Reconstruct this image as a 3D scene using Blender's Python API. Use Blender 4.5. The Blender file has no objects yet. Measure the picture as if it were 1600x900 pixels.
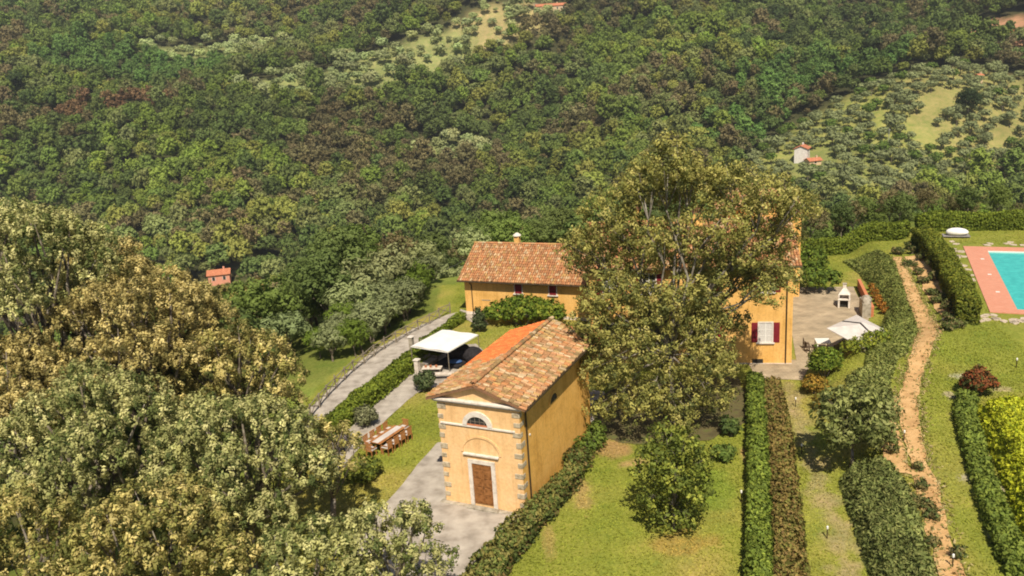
import bpy, bmesh, math, random
import numpy as np
from mathutils import Vector, Matrix
PI = math.pi
R = math.radians
rng = np.random.default_rng(7)
random.seed(7)
sc = bpy.context.scene
C = sc.collection

# ------------------------------------------------------------------ camera
cam_d = bpy.data.cameras.new('camera')
cam = bpy.data.objects.new('camera', cam_d); C.objects.link(cam)
cam_d.sensor_width = 36.0
cam_d.lens = 36.0 * 1333.0 / 1600.0
cam_d.clip_end = 6000
cam.matrix_world = Matrix.Translation((0, 0, 24.7)) @ Matrix.Rotation(R(90 - 15.835), 4, 'X') @ Matrix.Rotation(R(-3.849), 4, 'Z')
sc.camera = cam
# ------------------------------------------------------------------ sky, sun, exposure
SUN_EL, SUN_AZ = 52.0, 177.0            # azimuth clockwise from +Y: the sun stands behind the camera
w = bpy.data.worlds.new('World'); sc.world = w; w.use_nodes = True
nt = w.node_tree
bgn = nt.nodes['Background']
sky = nt.nodes.new('ShaderNodeTexSky'); sky.sky_type = 'NISHITA'; sky.sun_disc = False
sky.sun_elevation = R(SUN_EL); sky.sun_rotation = R(SUN_AZ)
nt.links.new(sky.outputs[0], bgn.inputs[0]); bgn.inputs[1].default_value = 0.055
sd = bpy.data.lights.new('sun', 'SUN'); sd.energy = 4.8; sd.angle = R(0.5); sd.color = (1.0, 0.90, 0.725)
so = bpy.data.objects.new('sun', sd); C.objects.link(so)
sv = Vector((math.sin(R(SUN_AZ)) * math.cos(R(SUN_EL)), math.cos(R(SUN_AZ)) * math.cos(R(SUN_EL)), math.sin(R(SUN_EL))))
so.rotation_euler = (-sv).to_track_quat('-Z', 'Y').to_euler()
sc.view_settings.view_transform = 'Standard'; sc.view_settings.look = 'None'
sc.view_settings.exposure = 0.46; sc.view_settings.gamma = 1.0
sc.render.engine = 'CYCLES'
sc.cycles.use_denoising = True; sc.cycles.filter_width = 1.9
sc.cycles.max_bounces = 6; sc.cycles.diffuse_bounces = 3; sc.cycles.transmission_bounces = 4
sc.cycles.caustics_reflective = False; sc.cycles.caustics_refractive = False

# ------------------------------------------------------------------ terrain function
def S(t):
    t = np.clip(t, 0, 1); return t * t * (3 - 2 * t)
XB = np.array([[10, 10.1], [34.4, 15.6], [56.7, 20.6], [60, 23.5], [69.3, 31.2], [81, 34.5], [95, 38], [115, 43]])
EDGE = np.array([(-7, 12), (-14, 35), (-17, 46), (-16.8, 53), (-15.8, 62), (-13.4, 71), (-10.4, 76.5), (-8, 80.5), (-8, 90),
                 (4, 94), (33, 95.5), (46, 94), (60, 92), (110, 82), (110, 5), (20, 5)], float)
def edge_dist(x, y):
    x = np.asarray(x, float); y = np.asarray(y, float)
    d = np.full(x.shape, 1e9); ins = np.zeros(x.shape, bool); n = len(EDGE)
    for i in range(n):
        ax, ay = EDGE[i]; bx, by = EDGE[(i + 1) % n]; ex, ey = bx - ax, by - ay
        t = np.clip(((x - ax) * ex + (y - ay) * ey) / (ex * ex + ey * ey), 0, 1)
        d = np.minimum(d, np.hypot(x - ax - t * ex, y - ay - t * ey))
        c = (ay > y) != (by > y)
        ins ^= c & (x < ax + (y - ay) * ex / (ey if ey else 1e-9))
    return np.where(ins, -d, d)
def vnoise(x, y, s, seed=0):
    x = np.asarray(x, float) / s; y = np.asarray(y, float) / s
    xi = np.floor(x); yi = np.floor(y); fx = x - xi; fy = y - yi; fx = fx * fx * (3 - 2 * fx); fy = fy * fy * (3 - 2 * fy)
    def h(a, b):
        v = np.sin(a * 127.1 + b * 311.7 + seed * 74.7) * 43758.5453; return v - np.floor(v)
    return (h(xi, yi) * (1 - fx) + h(xi + 1, yi) * fx) * (1 - fy) + (h(xi, yi + 1) * (1 - fx) + h(xi + 1, yi + 1) * fx) * fy
def height(x, y):
    x = np.asarray(x, float); y = np.asarray(y, float)
    d = edge_dist(x, y); xb = np.interp(y, XB[:, 0], XB[:, 1])
    g = 1.4 * S((x - xb) / 3.2) + .8 * S((x - xb - 5) / 4) * S((y - 53) / 7)
    dd = np.maximum(d, 0)
    near = g - .36 * np.maximum(dd - 4, 0) - .10 * np.minimum(dd, 4)
    yy = y + .10 * np.abs(x + 40)
    far = np.interp(yy, [0, 250, 340, 420, 500, 620, 800, 1000, 1500, 2600], [-90, -66, -56, -38, -21, 13, 64, 130, 300, 560])
    far = far + (vnoise(x + 37, y - 11, 170, 3) - .5) * 38 * S((y - 300) / 200) + (vnoise(x, y, 70, 5) - .5) * 14 * S((y - 250) / 150)
    def ridge(ax, ay, bx, by, w_, h_):
        ex, ey = bx - ax, by - ay; t = np.clip(((x - ax) * ex + (y - ay) * ey) / (ex * ex + ey * ey), 0, 1)
        return h_ * np.exp(-((x - ax - t * ex) ** 2 + (y - ay - t * ey) ** 2) / w_ ** 2) * (.35 + .65 * t)
    far = far + ridge(140, 360, 330, 520, 70, 34) + ridge(-110, 560, 60, 800, 80, 34) + ridge(-330, 620, -140, 900, 110, 40)
    k = 10.0
    m = np.maximum(near, far)
    return np.where(d <= 0, g, m + k * np.log(np.exp((near - m) / k) + np.exp((far - m) / k)) * S(dd / 60) * np.exp(-np.maximum(0, np.abs(near - far) - 60) / 20))
def H(x, y): return float(height(np.array([x]), np.array([y]))[0])

# ------------------------------------------------------------------ materials
def new_mat(name):
    m = bpy.data.materials.new(name); m.use_nodes = True
    n = m.node_tree.nodes; b = n['Principled BSDF']
    return m, n, m.node_tree.links, b
def ramp(n, stops):
    r = n.new('ShaderNodeValToRGB'); e = r.color_ramp.elements
    while len(e) < len(stops): e.new(0.5)
    for k, (p, c) in enumerate(stops): e[k].position = p; e[k].color = (*c, 1)
    return r
def noise_mat(name, cols, scale=2.0, rough=0.85, bump=0.0, bscale=20.0, detail=6.0, spec=0.25, metal=0.0, coords='Object'):
    """cols: colours spread over a noise ramp; fine relief from a second noise"""
    m, n, l, b = new_mat(name)
    tc = n.new('ShaderNodeTexCoord'); nz = n.new('ShaderNodeTexNoise'); nz.inputs['Scale'].default_value = scale; nz.inputs['Detail'].default_value = detail
    l.new(tc.outputs[coords], nz.inputs['Vector'])
    k = len(cols); r = ramp(n, [(.3 + .4 * i / max(1, k - 1), c) for i, c in enumerate(cols)])
    l.new(nz.outputs['Fac'], r.inputs[0]); l.new(r.outputs[0], b.inputs['Base Color'])
    b.inputs['Roughness'].default_value = rough; b.inputs['Specular IOR Level'].default_value = spec; b.inputs['Metallic'].default_value = metal
    if bump:
        n2 = n.new('ShaderNodeTexNoise'); n2.inputs['Scale'].default_value = bscale; n2.inputs['Detail'].default_value = 5
        l.new(tc.outputs[coords], n2.inputs['Vector'])
        bp = n.new('ShaderNodeBump'); bp.inputs['Strength'].default_value = bump; bp.inputs['Distance'].default_value = .05
        l.new(n2.outputs['Fac'], bp.inputs['Height']); l.new(bp.outputs[0], b.inputs['Normal'])
    return m
def attr_mat(name, rough=0.85, scale=30.0, var=0.25, bump=0.0):
    """base colour from the mesh's col attribute with a little grain"""
    m, n, l, b = new_mat(name)
    a = n.new('ShaderNodeAttribute'); a.attribute_name = 'col'
    tc = n.new('ShaderNodeTexCoord'); nz = n.new('ShaderNodeTexNoise'); nz.inputs['Scale'].default_value = scale; nz.inputs['Detail'].default_value = 4
    l.new(tc.outputs['Object'], nz.inputs['Vector'])
    mr = n.new('ShaderNodeMapRange'); mr.inputs[1].default_value = .3; mr.inputs[2].default_value = .7; mr.inputs[3].default_value = 1 - var; mr.inputs[4].default_value = 1 + var
    l.new(nz.outputs['Fac'], mr.inputs[0])
    mx = n.new('ShaderNodeVectorMath'); mx.operation = 'SCALE'
    l.new(a.outputs['Color'], mx.inputs[0]); l.new(mr.outputs[0], mx.inputs['Scale']); l.new(mx.outputs[0], b.inputs['Base Color'])
    b.inputs['Roughness'].default_value = rough; b.inputs['Specular IOR Level'].default_value = .2
    if bump:
        bp = n.new('ShaderNodeBump'); bp.inputs['Strength'].default_value = bump; bp.inputs['Distance'].default_value = .05
        l.new(nz.outputs['Fac'], bp.inputs['Height']); l.new(bp.outputs[0], b.inputs['Normal'])
    return m
def leaf_mat(name, tinted=False, trans=0.36):
    m = bpy.data.materials.new(name); m.use_nodes = True
    n = m.node_tree.nodes; l = m.node_tree.links; n.clear()
    out = n.new('ShaderNodeOutputMaterial'); a = n.new('ShaderNodeAttribute'); a.attribute_name = 'col'
    col = a.outputs['Color']
    if tinted:
        t = n.new('ShaderNodeAttribute'); t.attribute_type = 'INSTANCER'; t.attribute_name = 'tcol'
        mu = n.new('ShaderNodeVectorMath'); mu.operation = 'MULTIPLY'
        l.new(col, mu.inputs[0]); l.new(t.outputs['Vector'], mu.inputs[1]); col = mu.outputs[0]
    d = n.new('ShaderNodeBsdfPrincipled'); d.inputs['Roughness'].default_value = .6; d.inputs['Specular IOR Level'].default_value = .10
    tr = n.new('ShaderNodeBsdfTranslucent'); mx = n.new('ShaderNodeMixShader'); mx.inputs[0].default_value = trans
    l.new(col, d.inputs['Base Color']); l.new(col, tr.inputs['Color'])
    l.new(d.outputs[0], mx.inputs[1]); l.new(tr.outputs[0], mx.inputs[2]); l.new(mx.outputs[0], out.inputs[0])
    return m
M = {}
M['leaf'] = leaf_mat('leaf'); M['leaf_wood'] = leaf_mat('leaf_wood', True)
M['bark'] = noise_mat('bark', [(.07, .055, .04), (.16, .13, .10), (.30, .27, .22)], 3, .9, .5, 12)
M['bark_pale'] = noise_mat('bark_pale', [(.09, .075, .06), (.19, .165, .135), (.34, .31, .26)], 2.2, .9, .4, 10)
def stucco(name, c0, c1, c2):
    """lime render: soft patches, faint vertical run-marks, fine grain"""
    m, n, l, b = new_mat(name); tc = n.new('ShaderNodeTexCoord')
    def nz(scale, det, sc_=(1, 1, 1), rough=.6):
        mp = n.new('ShaderNodeMapping'); mp.inputs['Scale'].default_value = sc_; z = n.new('ShaderNodeTexNoise'); z.inputs['Scale'].default_value = scale; z.inputs['Detail'].default_value = det; z.inputs['Roughness'].default_value = rough
        l.new(tc.outputs['Object'], mp.inputs[0]); l.new(mp.outputs[0], z.inputs['Vector']); return z.outputs['Fac']
    r = ramp(n, [(.28, c0), (.5, c1), (.72, c2)]); l.new(nz(.8, 10), r.inputs[0])
    r2 = ramp(n, [(.30, (.80, .77, .72)), (.52, (1, 1, 1))]); l.new(nz(1.0, 6, (3.2, 3.2, .22), .7), r2.inputs[0])
    r3 = ramp(n, [(.34, (.86, .85, .84)), (.6, (1.03, 1.03, 1.02))]); l.new(nz(6, 6), r3.inputs[0])
    a = n.new('ShaderNodeVectorMath'); a.operation = 'MULTIPLY'; c = n.new('ShaderNodeVectorMath'); c.operation = 'MULTIPLY'
    l.new(r.outputs[0], a.inputs[0]); l.new(r2.outputs[0], a.inputs[1]); l.new(a.outputs[0], c.inputs[0]); l.new(r3.outputs[0], c.inputs[1]); l.new(c.outputs[0], b.inputs['Base Color'])
    b.inputs['Roughness'].default_value = .93; b.inputs['Specular IOR Level'].default_value = .15
    bp = n.new('ShaderNodeBump'); bp.inputs['Strength'].default_value = .15; bp.inputs['Distance'].default_value = .03; l.new(nz(35, 4), bp.inputs['Height']); l.new(bp.outputs[0], b.inputs['Normal'])
    return m
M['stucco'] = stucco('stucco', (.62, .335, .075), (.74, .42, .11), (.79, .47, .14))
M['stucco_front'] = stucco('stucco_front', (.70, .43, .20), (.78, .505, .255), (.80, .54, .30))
M['stucco_villa'] = stucco('stucco_villa', (.62, .35, .095), (.745, .435, .14), (.79, .48, .175))
M['trim'] = noise_mat('trim', [(.50, .44, .38), (.64, .58, .52), (.70, .65, .59)], 4, .85, .2, 30)
M['quoin'] = noise_mat('quoin', [(.26, .21, .14), (.42, .35, .25), (.54, .46, .34)], 5, .9, .5, 25)
M['stone'] = noise_mat('stone', [(.20, .17, .13), (.34, .30, .24), (.46, .41, .34)], 3, .9, .6, 14)
M['pale_stone'] = noise_mat('pale_stone', [(.42, .36, .30), (.60, .52, .45), (.72, .66, .60)], 3, .85, .5, 10)
M['rock'] = noise_mat('rock', [(.26, .20, .16), (.44, .36, .30), (.60, .52, .46)], 3, .9, .6, 8)
M['tile'] = attr_mat('tile', .9, 14, .3, .3)
M['tile_base'] = noise_mat('tile_base', [(.16, .09, .05), (.26, .13, .07)], 5, .95)
M['wood_door'] = noise_mat('wood_door', [(.13, .05, .015), (.24, .10, .03), (.30, .13, .045)], 6, .6, .3, 30)
M['teak'] = noise_mat('teak', [(.24, .095, .03), (.36, .155, .05), (.44, .20, .075)], 6, .65, .3, 30)
M['dark_wood'] = noise_mat('dark_wood', [(.06, .04, .025), (.13, .09, .06)], 6, .8, .3, 30)
M['grey_wood'] = noise_mat('grey_wood', [(.16, .13, .10), (.27, .23, .18)], 6, .9, .3, 30)
M['shutter'] = noise_mat('shutter', [(.16, .012, .02), (.24, .02, .03)], 8, .6)
M['metal_dark'] = noise_mat('metal_dark', [(.05, .035, .02), (.10, .07, .04)], 5, .5, 0, metal=.4)
M['glass'] = noise_mat('glass', [(.02, .022, .025), (.05, .05, .05)], 2, .08, spec=.6)
M['curtain'] = noise_mat('curtain', [(.45, .42, .40), (.66, .63, .60)], 14, .9)
M['white_paint'] = noise_mat('white_paint', [(.68, .66, .62), (.78, .76, .72)], 5, .5)
M['canvas'] = noise_mat('canvas', [(.70, .67, .64), (.80, .77, .74)], 2, .85, .1, 12)
M['canvas_grey'] = noise_mat('canvas_grey', [(.46, .42, .40), (.58, .53, .50)], 2, .85, .1, 12)
M['black_fabric'] = noise_mat('black_fabric', [(.012, .010, .012), (.03, .026, .03)], 6, .9, .3, 20)
M['blue_fabric'] = noise_mat('blue_fabric', [(.025, .06, .17), (.05, .10, .24)], 4, .9)
M['grey_fabric'] = noise_mat('grey_fabric', [(.18, .165, .16), (.28, .26, .25)], 6, .9)
M['brick_red'] = noise_mat('brick_red', [(.40, .13, .06), (.56, .21, .10)], 6, .9, .3, 30)
M['terracotta'] = noise_mat('terracotta', [(.36, .13, .06), (.48, .19, .09)], 6, .85)
M['soot'] = noise_mat('soot', [(.015, .013, .012), (.04, .035, .03)], 5, .95)
M['cable'] = noise_mat('cable', [(.20, .20, .19), (.3, .3, .28)], 4, .6)
M['pink_wall'] = noise_mat('pink_wall', [(.58, .25, .17), (.66, .31, .22)], 1, .9)
M['white_wall'] = noise_mat('white_wall', [(.58, .54, .50), (.72, .68, .64)], 1, .9)
M['ochre_wall'] = noise_mat('ochre_wall', [(.52, .38, .24), (.60, .46, .30)], 1, .9)
M['far_roof'] = noise_mat('far_roof', [(.36, .12, .06), (.55, .22, .12)], 1.5, .9)
M['gravel'] = noise_mat('gravel', [(.26, .225, .19), (.385, .34, .295), (.48, .43, .375)], 1.2, .95, .6, 25, detail=12)
M['dirt'] = noise_mat('dirt', [(.38, .22, .095), (.53, .325, .145), (.60, .39, .19)], 1.1, .95, .8, 9, detail=12)
M['mulch'] = noise_mat('mulch', [(.07, .035, .018), (.15, .07, .03)], 6, .95, .8, 14)
M['flag'] = noise_mat('flag', [(.36, .28, .21), (.50, .41, .32), (.58, .49, .40)], 2, .9, .3, 12)

def patio_mat():
    m, n, l, b = new_mat('patio_paving')
    tc = n.new('ShaderNodeTexCoord')
    br = n.new('ShaderNodeTexBrick'); br.inputs['Scale'].default_value = 1.0
    br.inputs['Brick Width'].default_value = .5; br.inputs['Row Height'].default_value = .25; br.inputs['Mortar Size'].default_value = .012
    br.inputs['Color1'].default_value = (.40, .325, .24, 1); br.inputs['Color2'].default_value = (.33, .265, .195, 1); br.inputs['Mortar'].default_value = (.24, .21, .14, 1)
    l.new(tc.outputs['Object'], br.inputs['Vector'])
    nz = n.new('ShaderNodeTexNoise'); nz.inputs['Scale'].default_value = .8; nz.inputs['Detail'].default_value = 8; l.new(tc.outputs['Object'], nz.inputs['Vector'])
    r = ramp(n, [(.3, (.7, .7, .66)), (.7, (1.25, 1.22, 1.15))]); l.new(nz.outputs['Fac'], r.inputs[0])
    mx = n.new('ShaderNodeVectorMath'); mx.operation = 'MULTIPLY'; l.new(br.outputs['Color'], mx.inputs[0]); l.new(r.outputs[0], mx.inputs[1]); l.new(mx.outputs[0], b.inputs['Base Color'])
    b.inputs['Roughness'].default_value = .92; b.inputs['Specular IOR Level'].default_value = .2
    return m
M['patio'] = patio_mat()
def coping_mat():
    m, n, l, b = new_mat('coping_brick')
    tc = n.new('ShaderNodeTexCoord')
    br = n.new('ShaderNodeTexBrick'); br.inputs['Scale'].default_value = 1.0
    br.inputs['Brick Width'].default_value = .30; br.inputs['Row Height'].default_value = .15; br.inputs['Mortar Size'].default_value = .008
    br.inputs['Color1'].default_value = (.60, .26, .17, 1); br.inputs['Color2'].default_value = (.54, .21, .13, 1); br.inputs['Mortar'].default_value = (.50, .30, .22, 1)
    l.new(tc.outputs['Object'], br.inputs['Vector']); l.new(br.outputs['Color'], b.inputs['Base Color']); b.inputs['Roughness'].default_value = .85
    return m
M['coping'] = coping_mat()
def water_mat():
    m, n, l, b = new_mat('pool_water')
    tc = n.new('ShaderNodeTexCoord'); nz = n.new('ShaderNodeTexNoise'); nz.inputs['Scale'].default_value = 1.6; nz.inputs['Detail'].default_value = 4
    l.new(tc.outputs['Object'], nz.inputs['Vector'])
    r = ramp(n, [(.3, (.035, .38, .36)), (.7, (.06, .50, .46))]); l.new(nz.outputs['Fac'], r.inputs[0]); l.new(r.outputs[0], b.inputs['Base Color'])
    b.inputs['Roughness'].default_value = .08; b.inputs['IOR'].default_value = 1.33
    bp = n.new('ShaderNodeBump'); bp.inputs['Strength'].default_value = .12; bp.inputs['Distance'].default_value = .05
    l.new(nz.outputs['Fac'], bp.inputs['Height']); l.new(bp.outputs[0], b.inputs['Normal'])
    return m
M['water'] = water_mat()
def ground_mat():
    m, n, l, b = new_mat('ground_cover')
    a = n.new('ShaderNodeAttribute'); a.attribute_name = 'col'
    tc = n.new('ShaderNodeTexCoord')
    def nz(scale, det, lo, hi):
        z = n.new('ShaderNodeTexNoise'); z.inputs['Scale'].default_value = scale; z.inputs['Detail'].default_value = det; z.inputs['Roughness'].default_value = .65
        l.new(tc.outputs['Object'], z.inputs['Vector'])
        r = ramp(n, [(.32, lo), (.68, hi)]); l.new(z.outputs['Fac'], r.inputs[0]); return z, r
    z1, r1 = nz(.35, 8, (.74, .86, .75), (1.30, 1.14, 1.35)); z2, r2 = nz(5.0, 8, (.70, .74, .65), (1.28, 1.24, 1.3))
    m1 = n.new('ShaderNodeVectorMath'); m1.operation = 'MULTIPLY'; m2 = n.new('ShaderNodeVectorMath'); m2.operation = 'MULTIPLY'
    l.new(a.outputs['Color'], m1.inputs[0]); l.new(r1.outputs[0], m1.inputs[1]); l.new(m1.outputs[0], m2.inputs[0]); l.new(r2.outputs[0], m2.inputs[1])
    l.new(m2.outputs[0], b.inputs['Base Color']); b.inputs['Roughness'].default_value = .95; b.inputs['Specular IOR Level'].default_value = .1
    bp = n.new('ShaderNodeBump'); bp.inputs['Strength'].default_value = .5; bp.inputs['Distance'].default_value = .06
    z3 = n.new('ShaderNodeTexNoise'); z3.inputs['Scale'].default_value = 9; z3.inputs['Detail'].default_value = 6; l.new(tc.outputs['Object'], z3.inputs['Vector'])
    l.new(z3.outputs['Fac'], bp.inputs['Height']); l.new(bp.outputs[0], b.inputs['Normal'])
    return m
M['ground'] = ground_mat()

# ------------------------------------------------------------------ mesh helpers
def mesh_np(name, verts, faces_flat, sizes, mat, cols=None, normals=None, smooth=False):
    me = bpy.data.meshes.new(name)
    verts = np.ascontiguousarray(verts, np.float32); n = len(verts)
    me.vertices.add(n); me.vertices.foreach_set('co', verts.ravel())
    ff = np.ascontiguousarray(faces_flat, np.int32).ravel(); me.loops.add(len(ff)); me.loops.foreach_set('vertex_index', ff)
    sz = np.full(len(ff) // sizes, sizes, np.int32) if np.isscalar(sizes) else np.asarray(sizes, np.int32)
    st = np.zeros(len(sz), np.int32); st[1:] = np.cumsum(sz)[:-1]
    me.polygons.add(len(sz)); me.polygons.foreach_set('loop_start', st)
    me.update(calc_edges=True); me.validate()
    if cols is not None:
        at = me.attributes.new('col', 'FLOAT_COLOR', 'POINT')
        cc = np.ones((n, 4), np.float32); cc[:, :3] = cols; at.data.foreach_set('color', cc.ravel())
    if smooth: me.polygons.foreach_set('use_smooth', np.ones(len(me.polygons), bool))
    if normals is not None:
        me.polygons.foreach_set('use_smooth', np.ones(len(me.polygons), bool))
        me.normals_split_custom_set_from_vertices(normals.tolist())
    for mm in (mat if isinstance(mat, (list, tuple)) else [mat]): me.materials.append(mm)
    return me
def link(name, me, parent=None, loc=None):
    o = bpy.data.objects.new(name, me); C.objects.link(o)
    if parent: o.parent = parent
    if loc is not None: o.location = loc
    return o
def tag(o, label=None, cat=None, group=None, kind=None):
    if label: o['label'] = label
    if cat: o['category'] = cat
    if group: o['group'] = group
    if kind: o['kind'] = kind
    return o
def thing(name, label, cat, loc=(0, 0, 0), rz=0.0, group=None):
    o = bpy.data.objects.new(name, None); C.objects.link(o); o.location = loc; o.rotation_euler = (0, 0, rz)
    return tag(o, label, cat, group)
def dup(root, loc, rz, label=None, group=None, scale=None):
    r = root.copy(); C.objects.link(r); r.location = loc; r.rotation_euler = (0, 0, rz)
    if scale: r.scale = scale
    if label: r['label'] = label
    if group: r['group'] = group
    for ch in list(root.children):
        c = ch.copy(); C.objects.link(c); c.parent = r
        for g in ch.children:
            d = g.copy(); C.objects.link(d); d.parent = c
    return r
class MB:
    """collects shapes, then links them as one mesh object"""
    def __init__(s): s.v = []; s.f = []; s.c = []; s.cur = (1, 1, 1)
    def add(s, vs, fs):
        o = len(s.v); s.v += [tuple(p) for p in vs]; s.f += [tuple(i + o for i in f) for f in fs]; s.c += [s.cur] * len(vs); return s
    def box(s, x0, x1, y0, y1, z0, z1, bevel=0):
        if bevel:
            b = bevel; vs = []
            for z, e in ((z0, b), (z0 + b, 0), (z1 - b, 0), (z1, b)):
                vs += [(x0 + e, y0 + e, z), (x1 - e, y0 + e, z), (x1 - e, y1 - e, z), (x0 + e, y1 - e, z)]
            fs = [(3, 2, 1, 0), (12, 13, 14, 15)]
            for k in range(3):
                for i in range(4): a = 4 * k + i; c = 4 * k + (i + 1) % 4; fs.append((a, c, c + 4, a + 4))
            return s.add(vs, fs)
        return s.add([(x0, y0, z0), (x1, y0, z0), (x1, y1, z0), (x0, y1, z0), (x0, y0, z1), (x1, y0, z1), (x1, y1, z1), (x0, y1, z1)],
                     [(3, 2, 1, 0), (4, 5, 6, 7), (0, 1, 5, 4), (1, 2, 6, 5), (2, 3, 7, 6), (3, 0, 4, 7)])
    def extrude_y(s, pts, y0, y1):
        """closed outline pts (x,z) pushed from y0 to y1"""
        n = len(pts); vs = [(x, y0, z) for x, z in pts] + [(x, y1, z) for x, z in pts]
        fs = [tuple(range(n)), tuple(range(2 * n - 1, n - 1, -1))] + [(i, i + n, (i + 1) % n + n, (i + 1) % n) for i in range(n)]
        return s.add(vs, fs)
    def extrude_z(s, pts, z0, z1):
        n = len(pts); vs = [(x, y, z0) for x, y in pts] + [(x, y, z1) for x, y in pts]
        fs = [tuple(range(n - 1, -1, -1)), tuple(range(n, 2 * n))] + [(i, (i + 1) % n, (i + 1) % n + n, i + n) for i in range(n)]
        return s.add(vs, fs)
    def tube(s, path, radii, k=8):
        path = [Vector(p) for p in path]; n = len(path)
        if not hasattr(radii, '__len__'): radii = [radii] * n
        vs = []; fs = []; prev = None
        for i, p in enumerate(path):
            d = (path[min(i + 1, n - 1)] - path[max(i - 1, 0)]).normalized()
            a = prev if prev is not None else (Vector((0, 0, 1)) if abs(d.z) < .9 else Vector((1, 0, 0)))
            u = (a - d * a.dot(d)).normalized(); vv = d.cross(u); prev = u
            for j in range(k):
                t = 2 * PI * j / k; vs.append(p + (u * math.cos(t) + vv * math.sin(t)) * radii[i])
        for i in range(n - 1):
            for j in range(k):
                a = i * k + j; b = i * k + (j + 1) % k; fs.append((a, b, b + k, a + k))
        fs.append(tuple(range(k - 1, -1, -1))); fs.append(tuple(range((n - 1) * k, n * k)))
        return s.add(vs, fs)
    def lathe(s, cx, cy, prof, k=14):
        vs = []; fs = []
        for r_, z in prof:
            for j in range(k): t = 2 * PI * j / k; vs.append((cx + r_ * math.cos(t), cy + r_ * math.sin(t), z))
        for i in range(len(prof) - 1):
            for j in range(k):
                a = i * k + j; b = i * k + (j + 1) % k; fs.append((a, b, b + k, a + k))
        fs.append(tuple(range(k - 1, -1, -1))); fs.append(tuple(range((len(prof) - 1) * k, len(prof) * k)))
        return s.add(vs, fs)
    def blob(s, cx, cy, cz, rx, ry, rz, seed=0, rough=.18, sub=2):
        bm = bmesh.new(); bmesh.ops.create_icosphere(bm, subdivisions=sub, radius=1.0); rr = random.Random(seed)
        ph = [(rr.uniform(-3, 3), rr.uniform(-3, 3), rr.uniform(-3, 3), rr.uniform(0, 6)) for _ in range(5)]
        for v in bm.verts:
            q = 1 + rough * sum(math.sin(v.co.x * a + v.co.y * b + v.co.z * c + d) for a, b, c, d in ph) / 2.5
            v.co *= q
        vs = [(cx + v.co.x * rx, cy + v.co.y * ry, cz + v.co.z * rz) for v in bm.verts]; fs = [tuple(v.index for v in f.verts) for f in bm.faces]
        bm.free(); return s.add(vs, fs)
    def build(s, name, mat, parent=None, loc=None, smooth=False, col=False):
        me = bpy.data.meshes.new(name); me.from_pydata(s.v, [], s.f); me.update()
        if col:
            at = me.attributes.new('col', 'FLOAT_COLOR', 'POINT'); cc = np.ones((len(s.v), 4), np.float32); cc[:, :3] = s.c; at.data.foreach_set('color', cc.ravel())
        if smooth: me.polygons.foreach_set('use_smooth', np.ones(len(me.polygons), bool))
        me.materials.append(mat); return link(name, me, parent, loc)

# ------------------------------------------------------------------ foliage helpers
def unit(a): return a / np.maximum(np.linalg.norm(a, axis=-1, keepdims=True), 1e-9)
def leaves(r, centers, outs, per, rc, size, elong=1.7, nb=.5, cols=(.1, .12, .03), cvar=.25, clvar=.2, squash=1.0, sn=.6, tuft=.55):
    """leaf quads in clusters; returns verts, shading normals, colours. centers may carry one colour each"""
    centers = np.asarray(centers, float); n = len(centers)
    cols = np.asarray(cols, float)
    if cols.ndim == 1: cols = np.repeat(cols[None], n, 0)
    cols = cols * (1 + clvar * r.uniform(-1, 1, (n, 1)))
    off = unit(r.normal(size=(n * per, 3))) * r.uniform(.15, 1, (n * per, 1)) ** .6 * rc; off[:, 2] *= squash
    p = np.repeat(centers, per, 0) + off; o = np.repeat(outs, per, 0)
    oc = unit(o * .75 + unit(off) * tuft)
    nn = unit(oc * nb + unit(r.normal(size=p.shape)) * (1 - nb))
    nn *= np.where((nn * oc).sum(1, keepdims=True) < 0, -1, 1)
    t = unit(np.cross(nn, r.normal(size=p.shape))); b = np.cross(nn, t)
    sz = size * r.uniform(.65, 1.35, (len(p), 1)); sl = sz * elong ** .5; sw = sz / elong ** .5
    bend = nn * sz * .25
    v = np.stack([p - t * sl, p - b * sw + bend, p + t * sl, p + b * sw + bend], 1).reshape(-1, 3)
    nr = np.repeat(unit(oc * sn + nn * (1.1 - sn)), 4, 0)
    cc = np.repeat(np.repeat(cols, per, 0) * (1 + cvar * r.uniform(-1, 1, (len(p), 1))), 4, 0)
    return v, nr, np.clip(cc, .004, .95)
def leaf_mesh(name, parts, mat):
    v = np.concatenate([a[0] for a in parts]); nr = np.concatenate([a[1] for a in parts]); c = np.concatenate([a[2] for a in parts])
    return mesh_np(name, v, np.arange(len(v)), 4, mat, c, nr)
def shell(r, lobes, dens, lo=.62, hi=1.05, up=-.9):
    """cluster centres on the shells of ellipsoid lobes (x,y,z,rx,ry,rz)"""
    P = []; O = []
    for (x, y, z, rx, ry, rz) in lobes:
        n = max(4, int(dens * 4 * PI * ((rx * ry + ry * rz + rx * rz) / 3)))
        d = unit(r.normal(size=(n * 2, 3))); d = d[d[:, 2] > up][:n]
        rad = r.uniform(lo, hi, (len(d), 1)); P.append(np.array([x, y, z]) + d * rad * np.array([rx, ry, rz])); O.append(unit(d / np.array([rx, ry, rz])))
    return np.concatenate(P), np.concatenate(O)
def pick_cols(r, n, palette, weights=None):
    pal = np.array(palette, float); return pal[r.choice(len(pal), n, p=weights)]
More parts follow.
